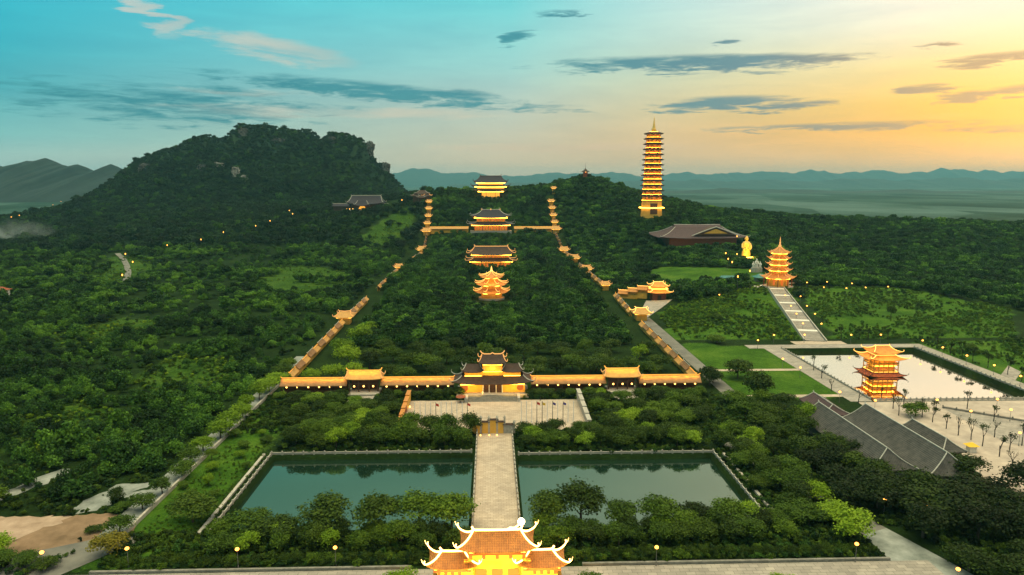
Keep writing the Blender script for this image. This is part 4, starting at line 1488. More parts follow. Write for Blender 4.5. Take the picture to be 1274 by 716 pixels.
def hill_pavilion():
    z = float(tz(113, 456))
    root = empty('hillside_pavilion', (113, 456, z), 'small bright two-roofed pavilion above the pale yard', 'pavilion')
    mb = MB()
    mb.prism(prect(4.5, 4), -2, 5.5)
    wl = mb.build('wall', 'red_wood', root)
    b = MB()
    b.box(-1.3, 1.3, -4.08, -4.0, 0, 3.4)
    b.build('doorway', 'dark_wood', wl)
    rb, hips = poly_roof(prect(7.5, 6.5), prect(4.4, 3.9), 5.3, 7.4, .9, .08)
    rf = rb.build('roof', 'tile_amber', root)
    for h in hips:
        tb = MB()
        tb.tube(horn(h, .8), .12, 5, .2)
        tb.build('hip_ridge', 'led_gold', rf)
    mb = MB()
    mb.prism(prect(4.2, 3.7), 7.2, 9.4)
    mb.build('wall', 'ochre', root)
    tb = MB()
    tb.tube([(x, y, 8.0) for x, y in prect(5.4, 4.9)], .16, 5, closed=True)
    tb.build('eave_light', 'eave_lamp', root)
    rb, hips = poly_roof(prect(5.6, 5.0), prect(3.2, .12), 9.2, 12, .9, .08)
    rf = rb.build('roof', 'tile_amber', root)
    for h in hips:
        tb = MB()
        tb.tube(horn(h, .9), .12, 5, .2)
        tb.build('hip_ridge', 'led_gold', rf)
    tb = MB()
    tb.tube([(-3.6, 0, 13), (-3, 0, 12.3), (3, 0, 12.3), (3.6, 0, 13)], .22, 5)
    tb.build('main_ridge', 'led_gold', rf)
    wash(root, (0, -10, 14), 8, 1, 900, (0, .8, -1))


hill_pavilion()
gallery('short stepped lit gallery left of the small hillside pavilion', 88, 466, 106, 458, lambda i, n: float(tz(97, 460)) + i * 1.8, 3, 0, 'led_gold', 2.2, 'tile_amber')


def great_hall():
    root = empty('assembly_hall', (212, 700, 17.5), 'huge dark hipped roof hall with broad gable among trees', 'hall')
    mb = MB()
    mb.prism(prect(34, 22), -6, 7)
    mb.build('wall', 'red_wood', root)
    rb, hips = poly_roof(prect(43, 28), prect(24, 6), 6.5, 16.5, 1.6, .03, .4)
    rf = rb.build('roof', 'tile_purple', root)
    for h in hips:
        tb = MB()
        tb.tube(horn(h, 1.2), .25, 5, .3)
        tb.build('hip_ridge', 'grey_ridge', rf)
    tb = MB()
    tb.tube([(-24, 0, 18.6), (0, 0, 18.2), (24, 0, 18.6)], .4, 5)
    tb.build('main_ridge', 'grey_ridge', rf)
    cb = MB()
    cb.add([(-24, -6, 16.4), (24, -6, 16.4), (24, 6, 16.4), (-24, 6, 16.4), (-24, 0, 18.5), (24, 0, 18.5)], [(0, 1, 5, 4), (3, 4, 5, 2), (0, 4, 3), (1, 2, 5)])
    cb.build('upper_roof', 'tile_purple', root)
    # broad low gable facing the camera on the right half
    gb = MB()
    gb.add([(-9, -24, 9.2), (33, -24, 9.2), (12, -24, 17.2), (-9, 0, 9.2), (33, 0, 9.2), (12, 0, 17.2)], [(0, 1, 2), (0, 2, 5, 3), (1, 4, 5, 2)])
    gb.build('gable', 'dark_wood', root)
    tb = MB()
    tb.tube([(-12, -24.4, 8.8), (2, -24.4, 14.2), (12, -24.4, 17.6), (22, -24.4, 14.2), (36, -24.4, 8.8)], .55, 5)
    tb.build('verge', 'grey_ridge', root)
    pb = MB()
    pb.add([(0, -24.3, 11), (24, -24.3, 11), (12, -24.3, 15.6)], [(0, 1, 2)])
    pb.build('gable_panel', 'ochre', root)


great_hall()


def hill_shrine():
    p = (137, 1000, float(tz(137, 1000)))
    root = empty('hilltop_shrine', p, 'tiny lit shrine with thin spire on the right wooded hilltop', 'shrine')
    mb = MB()
    mb.prism(prect(3, 3), -2, 9)
    mb.build('wall', 'red_wood', root)
    rb, hips = poly_roof(prect(5, 5), ngon(.4, 4), 9, 14, .6)
    rb.build('roof', 'tile_dark', root)
    mb = MB()
    mb.lathe([(.5, 13.5), (.25, 16), (.1, 22)], 6)
    mb.build('spire', 'metal', root)
    lb = MB()
    lb.ball((0, -3.6, 8.6), .5)
    lb.build('lamp', 'lamp_glow', root)


hill_shrine()


def hill_lodge():
    p = (-93, 934, float(tz(-93, 934)) - 1)
    root = empty('hilltop_lodge', p, 'dark many-gabled lodge at the head of the left gallery', 'lodge')
    for k, (dx, dy, z, s) in enumerate(((0, 0, 8, 9), (-8, -5, 5, 6), (7, -6, 5, 6), (0, -10, 3, 6))):
        mb = MB()
        mb.prism([(dx + a_ * s * .6, dy + b_ * s * .6) for a_, b_ in ((-1, -1), (1, -1), (1, 1), (-1, 1))], -4, z)
        mb.build('wall', 'dark_wood', root)
        rb, hips = poly_roof(prect(s, s * .8), prect(s * .4, .12), z - .2, z + s * .5, 1.0, .08)
        rf = rb.build('roof', 'tile_dark', root, loc=(dx, dy, 0))
        for h in hips:
            tb = MB()
            tb.tube(horn(h, 1.0), .14, 5, .22)
            tb.build('hip_ridge', 'led_soft' if k == 2 else 'grey_ridge', rf)


hill_lodge()


def hill_temple():
    z = float(tz(-172, 955)) - 1
    root = empty('hillside_temple', (-172, 955, z), 'grey-roofed temple with one lit entrance under the karst massif', 'temple')
    mb = MB()
    mb.prism(prect(19, 9), -4, 9)
    mb.build('wall', 'dark_wood', root)
    rb, hips = poly_roof(prect(24, 13), prect(20, .2), 8.5, 19, 2.0, .04)
    rf = rb.build('roof', 'tile_blue', root)
    for h in hips:
        tb = MB()
        tb.tube(horn(h, 1.5), .3, 5, .4)
        tb.build('hip_ridge', 'grey_ridge', rf)
    tb = MB()
    tb.tube([(-21, 0, 20.8), (-20, 0, 19.6), (20, 0, 19.6), (21, 0, 20.8)], .42, 5)
    tb.build('main_ridge', 'grey_ridge', rf)
    rb, hips = poly_roof(prect(9.5, 7), prect(6, .2), 6.5, 13, 1.6, .05)
    rf = rb.build('porch_roof', 'tile_blue', root, loc=(-3, -16, 0))
    for h in hips:
        tb = MB()
        tb.tube(horn(h, 1.2), .25, 5, .3)
        tb.build('hip_ridge', 'grey_ridge', rf)
    pb = MB()
    pb.lathe([(4.2, 0), (4.6, 2.6), (3.2, 5.2)], 10, -3, -16)
    pb.build('porch', 'window_glow', root)
    for s in (-1, 1):
        rb = MB()
        x = s * 33
        rb.add([(x - 13, -5, 5), (x + 13, -5, 5), (x + 13, 0, 8.4), (x - 13, 0, 8.4), (x + 13, 5, 5), (x - 13, 5, 5)], [(0, 1, 2, 3), (3, 2, 4, 5), (0, 3, 5), (1, 4, 2)])
        rb.build('wing_roof', 'tile_blue', root)
        tb = MB()
        tb.tube([(x - 14, 0, 9.2), (x - 12, 0, 8.6), (x + 12, 0, 8.6), (x + 14, 0, 9.2)], .34, 5)
        tb.build('wing_ridge', 'grey_ridge', root)
        wb = MB()
        wb.box(x - 12, x + 12, -3, 3, -4, 5)
        wb.build('wing_wall', 'dark_wood', root)
    for k in range(10):
        lb = MB()
        lb.ball((-22 + k * 4.2, -27, 2.2), .42)
        lb.build('lantern', 'lantern_glow', root)
    tw = MB()
    tw.box(-28, 24, -29, -28, -6, 1.2)
    tw.build('terrace_wall', 'stone', root)


hill_temple()


# ------------------------------------------------------------------ grey-roofed houses beside the lake square
def grey_house(x, y0, y1, hw, ez, rz_, label, mat='tile_grey', hip=4.0):
    root = empty('grey_house', (x, (y0 + y1) / 2, 0), label, 'house')
    L = (y1 - y0) / 2
    mb = MB()
    mb.prism(prect(hw - .9, L - .9), 0, ez + .3)
    mb.build('wall', 'stone_dark', root)
    P = prect(hw, L)
    Q = [(-.12, -L + hip), (.12, -L + hip), (.12, L - .6), (-.12, L - .6)]
    rb, hips = poly_roof(P, Q, ez, rz_, .25, .0, .25, 8, 5)
    rf = rb.build('roof', mat, root)
    for h in hips:
        tb = MB()
        tb.tube(h, .14, 5, .16)
        tb.build('hip_ridge', 'grey_ridge', rf)
    tb = MB()
    tb.tube([(0, -L + hip, rz_ + .16), (0, L - .6, rz_ + .16), (0, L - .2, rz_ + .7)], .18, 5)
    tb.build('main_ridge', 'grey_ridge', rf)
    wb = MB()
    wb.box(-.8, .8, -L + .82, -L + .9, 0, 2.3)
    wb.build('door', 'dark_wood', root)


grey_house(107, 170, 214, 6.6, 3.4, 8.0, 'long grey hip-roofed house nearest the dark trees')
grey_house(121, 166, 211, 7.0, 3.4, 8.2, 'long grey hip-roofed house in the middle of the three')
grey_house(131.8, 182, 203, 3.6, 3.2, 5.8, 'short grey roofed annex beside the pale square')
grey_house(114, 214.6, 232, 5.0, 3.0, 5.6, 'low purple-roofed house behind the two long grey roofs', 'tile_purple', 3)
root = empty('yellow_kiosk', (142.5, 190, 0), 'tiny yellow-roofed kiosk at the edge of the pale square', 'kiosk')
mb = MB()
mb.prism(prect(1.0, 1.0), 0, 2)
mb.build('wall', 'white_stone', root)
mb = MB()
mb.prism(prect(1.7, 1.5), 2, 2.9, prect(.3, .2))
mb.build('roof', 'flag_yellow', root)
# teal roofed sheds and others on the right hillside
for (px, py, Y, w, lab) in ((905, 362, 500, 16, 'low teal-roofed shed half hidden in trees left of the pagoda'), (945, 358, 500, 9, 'small teal-roofed shed closest to the garden pagoda')):
    p = at_y(px, py, Y)
    z = float(tz(p[0], Y))
    root = empty('teal_shed', (p[0], Y, z), lab, 'shed')
    mb = MB()
    mb.prism(prect(w / 2 - 1, 3), -1, 3.2)
    mb.build('wall', 'stone_dark', root)
    rb, hips = poly_roof(prect(w / 2, 4.6), prect(w / 2 - 3, .12), 3, 5.6, .3)
    rb.build('roof', 'tile_teal', root)
p = at_y(2, 377, 470)
root = empty('white_house', (p[0], 470, float(tz(p[0], 470))), 'small white house with red roof at the left edge', 'house')
mb = MB()
mb.prism(prect(4, 3.5), 0, 7)
wl = mb.build('wall', 'white_stone', root)
for x in (-2, 1.8):
    b = MB()
    b.box(x - .6, x + .6, -3.56, -3.5, 3.8, 5.4)
    b.build('window', 'dark_wood', wl)
rb, hips = poly_roof(prect(4.8, 4.3), prect(2, .12), 6.9, 9.2, .1)
rb.build('roof', 'red_wood', root)

# ------------------------------------------------------------------ stairway to the garden pagoda
root = empty('stone_stairway', (163, 332, 0), 'pale stairway in six flights up to the golden garden pagoda', 'stairway', math.atan2(464 - 332, 198 - 163) - math.pi / 2)
LS = math.hypot(464 - 332, 198 - 163)
for k in range(6):
    a0, a1 = LS * k / 6, LS * (k + 1) / 6
    z0, z1 = 6.3 * k / 6 + .2, 6.3 * (k + 1) / 6 + .2
    mb = MB()
    ns = 9
    for i in range(ns):
        ya = a0 + (a1 - a0 - 4) * i / ns
        mb.box(-4.6, 4.6, ya, a0 + (a1 - a0 - 4) * (i + 1) / ns - .001, z0 - 3, z0 + (z1 - z0) * (i + 1) / ns)
    mb.build('steps', 'paving_grey', root)
    mb = MB()
    mb.box(-4.9, 4.9, a1 - 4, a1 - .002, z0 - 3, z1 + .06)
    mb.build('landing', 'white_stone', root)
for s in (-1, 1):
    mb = MB()
    mb.add([(s * 5.3 + dx, y, z) for y, z in ((0, -.5), (0, 1.0), (LS, 7.3), (LS, 4)) for dx in (-.25, .25)], [(0, 2, 4, 6), (1, 7, 5, 3), (2, 3, 5, 4), (0, 1, 3, 2), (4, 5, 7, 6)])
    mb.build('side_wall', 'stone', root)


# ------------------------------------------------------------------ statues, screen wall, flagpoles, people
def statue(p, h, mat, label, base='stone', light=True):
    root = empty('buddha_statue', p, label, 'statue')
    k = h / 19.0
    mb = MB()
    mb.lathe([(6.5 * k, -3), (6.5 * k, .6 * k), (4.6 * k, .8 * k), (4.6 * k, 2 * k), (5.2 * k, 2.3 * k), (4.2 * k, 3 * k)], 12)
    mb.build('lotus_base', base, root)
    mb = MB()
    o0 = len(mb.v)
    mb.lathe([(3.3 * k, 3 * k), (3.5 * k, 4.5 * k), (3.0 * k, 8 * k), (2.9 * k, 11 * k), (3.2 * k, 13 * k), (2.6 * k, 14.6 * k), (1.0 * k, 15.2 * k), (.95 * k, 15.7 * k), (1.45 * k, 16.4 * k), (1.5 * k, 17.3 * k), (1.1 * k, 18.1 * k), (.7 * k, 18.4 * k), (.6 * k, 18.9 * k), (.1, 19.2 * k)], 16)
    mb.v = [(x, y * .72, z) for x, y, z in mb.v]
    for s in (-1, 1):
        mb.tube([(s * 2.7 * k, 0, 13.2 * k), (s * 3.5 * k, -.8 * k, 10.5 * k), (s * 2.4 * k, -2.2 * k, 9.2 * k), (s * .5 * k, -2.6 * k, 9.8 * k)], .95 * k, 8, .55 * k)
    mb.build('figure', mat, root, smooth=True)
    if light:
        tb = MB()
        tb.tube([(-5.0 * k, -6.0 * k, 3.4 * k), (0, -7 * k, 3.4 * k), (5.0 * k, -6.0 * k, 3.4 * k)], .45, 6)
        tb.build('flood_light', 'eave_lamp', root)
        wash(root, (0, -16 * k, 4 * k), 5, 3, 5200, (0, 1, .45), (1, .55, .06))
    return root


pz = at_y(927, 335, 600)
statue((pz[0], 600, float(tz(pz[0], 600)) + 1), 22, 'gold', 'tall golden floodlit statue standing among trees')
for i, (px, lab) in enumerate(((937, 'left of the pale statue trio below the golden statue'), (941, 'tallest of the pale statue trio below the golden statue'), (945.5, 'right of the pale statue trio below the golden statue'))):
    p = at_y(px, 334, 545)
    statue((p[0], 545, float(tz(p[0], 545)) + 3), 8 if i == 1 else 5.6, 'white_stone', lab, light=False)

root = empty('screen_wall', (-.5, 209.5, .12), 'stepped five-panel screen wall with golden panels at the causeway head', 'screen wall')
for k, (x, w, h) in enumerate(((-5.2, 1.7, 2.8), (-2.6, 1.3, 3.7), (0, 1.5, 4.4), (2.4, 1.3, 3.7), (5.0, 1.7, 2.8))):
    mb = MB()
    mb.box(x - w, x + w, -.3, .3, 0, h)
    pn = mb.build('panel', 'stone' if k == 4 else 'ochre', root)
    cb = MB()
    cb.prism([(x - w - .3, -.55), (x + w + .3, -.55), (x + w + .3, .55), (x - w - .3, .55)], h, h + .5, [(x - w, -.1), (x + w, -.1), (x + w, .1), (x - w, .1)])
    cb.build('coping', 'tile_dark', pn)
for s in (-6.9, -3.9, -1.3, 1.3, 3.7, 6.8):
    tb = MB()
    hh = 4.9 if abs(s) < 4 else 3.4
    tb.box(s - .3, s + .3, -.36, .36, 0, hh)
    tb.lathe([(.34, hh), (.5, hh + .3), (.08, hh + 1.0)], 6, s, 0)
    tb.build('pillar', 'stone', root)
for s in (-4, -1.2, 1.2):
    lb = MB()
    lb.ball((s, -2.4, .25), .2, 8)
    lb.build('ground_lamp', 'lantern_glow', root)

for s, mat, lab in ((-1, 'ochre', 'orange-lit stepped boundary wall on the left edge of the square'), (1, 'stone', 'pale stepped boundary wall on the right edge of the square')):
    root = empty('boundary_wall', (s * 31.2, 214, .1), lab, 'wall')
    for k in range(5):
        mb = MB()
        mb.box(-.5, .5, k * 6, k * 6 + 5.98, 0, 2.2 + k * .35)
        pn = mb.build('panel', 'red_wood' if (s < 0 and k < 3) else mat, root)
        cb = MB()
        cb.box(-.75, .75, k * 6 - .02, k * 6 + 5.9, 2.2 + k * .35, 2.5 + k * .35)
        cb.build('coping', 'stone' if s > 0 else 'tile_amber', pn)
    if s < 0:
        for k in (1, 3):
            lb = MB()
            lb.ball((1.1, k * 7.0, .5), .3)
            lb.build('ground_lamp', 'lantern_glow', root)


def flagpole(x, y, label, flag=None, hang=False):
    root = empty('flagpole', (x, y, .1), label, 'flagpole', group='flagpoles on the square')
    mb = MB()
    mb.lathe([(.24, 0), (.24, .3), (.13, .35), (.10, 7.2), (.11, 7.25), (.02, 7.4)], 6)
    mb.build('pole', 'cloth_pale' if flag is None else 'metal', root)
    if flag:
        fb = MB()
        n = 6
        vs = []
        for j in range(2):
            for i in range(n + 1):
                t = i / n
                vs.append((.08 + .95 * t, .12 * math.sin(t * 6) , 6.9 - j * .8 - .3 * t))
        vs2 = [(a_, b_ + .02, c_) for a_, b_, c_ in vs]
        N = len(vs)
        fb.add(vs + vs2, [(i, i + 1, n + 2 + i, n + 1 + i) for i in range(n)] + [(N + i, N + n + 1 + i, N + n + 2 + i, N + i + 1) for i in range(n)])
        fb.build('flag', flag, root)


for s, side in ((-1, 'left'), (1, 'right')):
    for i in range(11):
        x = s * (9.0 + i * 1.75)
        fl_ = None
        if s > 0:
            fl_ = {3: 'flag_red', 4: 'flag_yellow', 6: 'flag_blue', 8: 'flag_blue'}.get(i)
        else:
            fl_ = {0: 'flag_red', 6: 'flag_red'}.get(i)
        what = {'flag_red': 'with a red flag, ', 'flag_yellow': 'with a yellow flag, ', 'flag_blue': 'with a dark blue flag, ', None: 'without flag, '}[fl_]
        flagpole(x, 219 + (i % 2) * .4, f'flagpole {what}{ORD[i]} from the middle, {side} half of the square', fl_)


def person(p, label, mat, rz=0.0):
    root = empty('person', p, label, 'person', rz)
    bm = bmesh.new()
    V = {}
    pts = {'pelvis': ((0, 0, .92), .15), 'chest': ((0, 0, 1.28), .17), 'neck': ((0, 0, 1.48), .065), 'head': ((0, -.01, 1.62), .10), 'crown': ((0, 0, 1.72), .07)}
    for s, n_ in ((-1, 'l'), (1, 'r')):
        pts['hip' + n_] = ((s * .10, 0, .86), .11)
        pts['knee' + n_] = ((s * .11, -.03, .48), .075)
        pts['ankle' + n_] = ((s * .12, .02, .08), .05)
        pts['toe' + n_] = ((s * .13, -.14, .04), .04)
        pts['sh' + n_] = ((s * .20, 0, 1.40), .075)
        pts['elb' + n_] = ((s * .27, .02, 1.12), .05)
        pts['hand' + n_] = ((s * .26, -.08, .86), .04)
    for k, (c, r_) in pts.items():
        V[k] = bm.verts.new(c)
    for a_, b_ in [('pelvis', 'chest'), ('chest', 'neck'), ('neck', 'head'), ('head', 'crown')] + [e for n_ in 'lr' for e in (('pelvis', 'hip' + n_), ('hip' + n_, 'knee' + n_), ('knee' + n_, 'ankle' + n_), ('ankle' + n_, 'toe' + n_), ('chest', 'sh' + n_), ('sh' + n_, 'elb' + n_), ('elb' + n_, 'hand' + n_))]:
        bm.edges.new((V[a_], V[b_]))
    me_ = bpy.data.meshes.new('body')
    bm.to_mesh(me_)
    bm.free()
    o = bpy.data.objects.new('body', me_)
    C.objects.link(o)
    o.parent = root
    md = o.modifiers.new('Skin', 'SKIN')
    for i, (k, (c, r_)) in enumerate(pts.items()):
        me_.skin_vertices[0].data[i].radius = (r_, r_)
    me_.skin_vertices[0].data[0].use_root = True
    o.modifiers.new('Sub', 'SUBSURF').levels = 1
    me_.materials.append(M[mat])
    hb = MB()
    hb.ball((0, .02, 1.70), .105, 8, (1, 1, .8))
    hb.build('hair', 'bark_dark', root)


if not hasattr(bpy.data.meshes.new('tmp'), 'skin_vertices'):
    person = None


def person_simple(p, label, mat, rz=0.0):
    root = empty('person', p, label, 'person', rz)
    me_ = bpy.data.meshes.new('body')
    pts = [((0, 0, .92), .15), ((0, 0, 1.28), .17), ((0, 0, 1.48), .065), ((0, -.01, 1.62), .10), ((0, 0, 1.72), .07)]
    ed = [(0, 1), (1, 2), (2, 3), (3, 4)]
    for s in (-1, 1):
        b = len(pts)
        pts += [((s * .10, 0, .86), .11), ((s * .11, -.03, .48), .075), ((s * .12, .02, .08), .05), ((s * .13, -.14, .04), .04), ((s * .20, 0, 1.40), .075), ((s * .27, .02, 1.12), .05), ((s * .26, -.08, .86), .04)]
        ed += [(0, b), (b, b + 1), (b + 1, b + 2), (b + 2, b + 3), (1, b + 4), (b + 4, b + 5), (b + 5, b + 6)]
    me_.from_pydata([c for c, r__ in pts], ed, [])
    o = bpy.data.objects.new('body', me_)
    C.objects.link(o)
    o.parent = root
    o.modifiers.new('Skin', 'SKIN')
    o.modifiers.new('Sub', 'SUBSURF').levels = 1
    me_.materials.append(M[mat])
    if not me_.skin_vertices:
        bpy.context.view_layer.objects.active = o
        bpy.ops.mesh.customdata_skin_add()
    for i, (c, r__) in enumerate(pts):
        me_.skin_vertices[0].data[i].radius = (r__, r__)
        me_.skin_vertices[0].data[i].use_root = i == 0
    hb = MB()
    hb.ball((0, .02, 1.70), .105, 8, (1, 1, .8))
    hb.build('hair', 'bark_dark', root)


person_simple((-10.6, 241, .1), 'person in pale clothes standing by the left foot of the gate steps', 'cloth_pale', .4)
person_simple((-4.2, 244.6, 1.5), 'person in pale clothes standing on the steps before the gate door', 'cloth_pale', 0)
person_simple((17, 241.6, .1), 'person in dark clothes walking on the right of the square', 'bark_dark', 1.2)
root = empty('parasol', (-12.2, 241.2, .1), 'dark red parasol standing open left of the gate steps', 'parasol')
mb = MB()
mb.lathe([(.3, 0), (.3, .1), (.05, .12), (.04, 2.6)], 6)
mb.build('pole', 'metal', root)
mb = MB()
mb.lathe([(1.9, 2.0), (1.85, 2.06), (1.0, 2.45), (.05, 2.75)], 10)
mb.build('canopy', 'red_wood', root)

# ------------------------------------------------------------------ lamps
lamp_root = empty('lamp_post', (0, 0, 0), 'slim lamp post with glowing amber head somewhere', 'lamp', group='lit lamp posts')
mb = MB()
mb.lathe([(.16, 0), (.16, .4), (.07, .5), (.05, 3.9)], 6)
mb.build('pole', 'metal', lamp_root)
mb = MB()
mb.ball((0, 0, 4.2), .42, 10, (1, 1, .8))
mb.build('lamp_head', 'lamp_glow', lamp_root, smooth=True)
LAMPS = [
    ('lit lamp post {} along the lower left hedge, counted from the left', [(52, 689), (158, 684), (295, 684), (417, 684)]),
    ('lit lamp post {} along the lower right hedge, counted from the left', [(817, 682), (1066, 677)]),
    ('lit lamp post {} under the big dark trees at lower right, counted from the top', [(1114, 602), (1101, 623), (1154, 633), (1192, 709)]),
    ('lit lamp post {} on the far lake bank, counted from the left', [(943, 424), (963, 417), (1001, 417), (1059, 417), (1096, 417)]),
    ('lit lamp post {} on the right lake bank, counted from its far end', [(1148, 424), (1173, 433), (1203, 443), (1237, 455), (1270, 469)]),
    ('lit lamp post {} on the left lakeside walk, counted from the far end', [(974, 447), (996, 458), (1045, 488), (1089, 499)]),
    ('lit lamp post {} on the pale square by the lake, counted from the left', [(1166, 498), (1208, 512), (1241, 497), (1258, 510), (1269, 540)]),
    ('lit lamp post {} right of the pagoda stairway, counted from the top', [(996, 369), (1004, 381), (1014, 391), (1022, 403)]),
    ('lit lamp post {} left of the pagoda stairway, counted from the top', [(977, 368), (984, 381), (991, 391), (999, 403)]),
    ('lit lamp post {} in the row right of the golden garden pagoda', [(1004, 352), (1025, 358), (1029, 351), (1053, 359), (1060, 353), (1077, 358), (1105, 357)]),
    ('lit lamp post {} among trees around the golden statue, counted from the left', [(895, 367), (903, 315), (906, 322), (911, 326), (917, 316), (918, 344), (933, 337)]),
    ('lit lamp post {} on the wooded slope below the karst massif, counted from the left', [(152, 342), (156, 316), (165, 326), (208, 305), (250, 298), (278, 289), (318, 281), (336, 275), (360, 262), (364, 266)]),
    ('lit lamp post {} in the far left valley, counted from the left', [(14, 270), (24, 268), (66, 255), (76, 251)]),
    ('lit lamp post {} beside the hillside temple, counted from the left', [(500, 249)]),
    ('lit lamp post {} in the courtyard woods, counted from the left', [(864, 360), (917, 294)]),
]
lamp_xy = []
used = False
for txt, pts in LAMPS:
    for i, (px, py) in enumerate(pts):
        p = hit(px, py, 4.2)
        if py < 345:
            for h_ in (8.0,):
                p2 = hit(px, py, 9.5)
                p = p2 if p2[1] > 200 else p
        lab = txt.format(ORD[i]) if len(pts) > 1 else txt.replace(' {}', '').split(',')[0]
        if not used:
            o, used = lamp_root, True
        else:
            o = lamp_root.copy()
            C.objects.link(o)
            for ch in lamp_root.children:
                c = ch.copy()
                C.objects.link(c)
                c.parent = o
        o.location = p
        if py < 345:
            o.scale = (1.0, 1.0, 2.2)
        o['label'] = lab
        lamp_xy.append((p[0], p[1]))


# ------------------------------------------------------------------ trees
def crown_mesh(name, seed, nl, per, leafs, rad=(1, 1, .85), mat='leaf_mid', droop=0.0, base=.15, lobe=(.3, .5)):
    """unit crown (radius 1, standing on z=0): leaf-sized faces gathered in clumps of different size"""
    rs = np.random.RandomState(seed)
    V, F, L = [], [], []
    cz = rad[2] + base
    for i in range(nl):
        d = rs.normal(size=3)
        d /= np.linalg.norm(d)
        if d[2] < -.6:
            d[2] *= -.6
        rr_ = rs.uniform(.35, .72)
        c = d * rr_ * np.array(rad) + np.array([0, 0, cz * .92])
        lr = rs.uniform(*lobe)
        tone = rs.uniform(-.5, .5)
        n = int(per * (lr / .4) ** 2)
        for k in range(n):
            e = rs.normal(size=3)
            e /= np.linalg.norm(e)
            if e[2] < -.5:
                e[2] *= -.7
            rr2 = lr * (rs.uniform(.7, 1.06) if rs.rand() < .76 else (rs.uniform(1.0, 1.4) if rs.rand() < .45 else rs.uniform(.2, .8)))
            p = c + e * rr2 * np.array([1, 1, .82])
            nrm = e + rs.normal(size=3) * .55 + np.array([0, 0, .25])
            nrm /= np.linalg.norm(nrm)
            a_ = np.cross(nrm, rs.normal(size=3))
            a_ /= np.linalg.norm(a_) + 1e-9
            b_ = np.cross(nrm, a_)
            s1, s2 = leafs * rs.uniform(.6, 1.25), leafs * rs.uniform(.4, .85)
            o = len(V)
            V += [p - a_ * s1, p + b_ * s2, p + a_ * s1, p - b_ * s2]
            F.append((o, o + 1, o + 2, o + 3))
            L.append(np.clip(.5 + tone * .6 + rs.uniform(-.4, .4), 0, 1))
    me_ = bpy.data.meshes.new(name)
    me_.from_pydata([tuple(v) for v in V], [], F)
    at_ = me_.attributes.new('lf', 'FLOAT', 'FACE')
    at_.data.foreach_set('value', L)
    me_.materials.append(M[mat])
    me_.update()
    return me_


def with_mat(me_, mat):
    c = me_.copy()
    c.materials.clear()
    c.materials.append(M[mat])
    return c


CROWNS = {}
for k in range(5):
    bm_ = crown_mesh('crown', 100 + k, 17 + 2 * k, 125, .066, (1, 1, .85 + .08 * (k % 3)), 'leaf_mid', base=.0)
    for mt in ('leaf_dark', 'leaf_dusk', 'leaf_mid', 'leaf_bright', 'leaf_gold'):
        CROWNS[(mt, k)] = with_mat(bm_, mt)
for k in range(3):
    bm_ = crown_mesh('crown', 140 + k, 30, 60, .05, (1, 1, .8), 'leaf_mid', lobe=(.24, .34), base=0.0)
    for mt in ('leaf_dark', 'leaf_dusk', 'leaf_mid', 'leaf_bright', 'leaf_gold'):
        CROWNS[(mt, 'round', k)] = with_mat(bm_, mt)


def trunk_mesh(seed, h=1.0, lean=.1):
    rs = random.Random(seed)
    mb = MB()
    pts = [(0, 0, -.3), (rs.uniform(-.03, .03), rs.uniform(-.03, .03), h * .4), (rs.uniform(-lean, lean), rs.uniform(-lean, lean), h)]
    mb.tube(pts, .075, 6, .04)
    for i in range(4):
        a_ = rs.uniform(0, 6.28)
        z = h * rs.uniform(.45, .9)
        mb.tube([(0, 0, z), (math.cos(a_) * .25, math.sin(a_) * .25, z + .3), (math.cos(a_) * .5, math.sin(a_) * .5, z + .75)], .035, 5, .012)
    me_ = bpy.data.meshes.new('trunk')
    me_.from_pydata(mb.v, [], mb.f)
    me_.materials.append(M['bark'])
    return me_


TRUNKS = [trunk_mesh(i) for i in range(3)]
ADJ = {'leaf_dark': 'dark green', 'leaf_dusk': 'blackish green', 'leaf_mid': 'mid green', 'leaf_bright': 'bright yellow-green', 'leaf_gold': 'golden brown'}
tree_xy = []
n_tree = [0]


def tree(x, y, r_, h, mat, label, group=None, name='tree', kind=None, cat='tree', clear=.13):
    """r_: crown radius, h: total height"""
    z = float(tz(x, y))
    root = empty(name, (x, y, z - .05), label, cat, rnd.uniform(0, 6.28), group)
    k = rnd.randrange(5)
    key = (mat, k) if kind is None else (mat, 'round', rnd.randrange(3))
    cr = bpy.data.objects.new('crown', CROWNS[key])
    C.objects.link(cr)
    cr.parent = root
    th = h * clear
    r_ *= 1.22
    vs_ = (h * 1.05 - th) / 1.9
    cr.location = (0, 0, th - vs_ * .12)
    cr.scale = (r_, r_, vs_)
    tr = bpy.data.objects.new('trunk', TRUNKS[k % 3])
    C.objects.link(tr)
    tr.parent = root
    tr.scale = (r_ * .8, r_ * .8, th + vs_ * .6)
    tree_xy.append((x, y, r_))
    n_tree[0] += 1
    return root


def shrub(x, y, r_, h, mat, label, group=None):
    z = float(tz(x, y))
    o = bpy.data.objects.new('clipped_shrub', CROWNS[(mat, 'round', rnd.randrange(3))])
    C.objects.link(o)
    o.location = (x, y, z - .1)
    o.rotation_euler = (0, 0, rnd.uniform(0, 6.28))
    o.scale = (r_, r_, h / 1.75)
    tree_xy.append((x, y, r_))
    return tag(o, label, 'shrub', group)


def shape_word(r_, h):
    if h > 2.1 * r_:
        return 'tall'
    if h < 1.5 * r_:
        return 'low broad'
    return 'round'


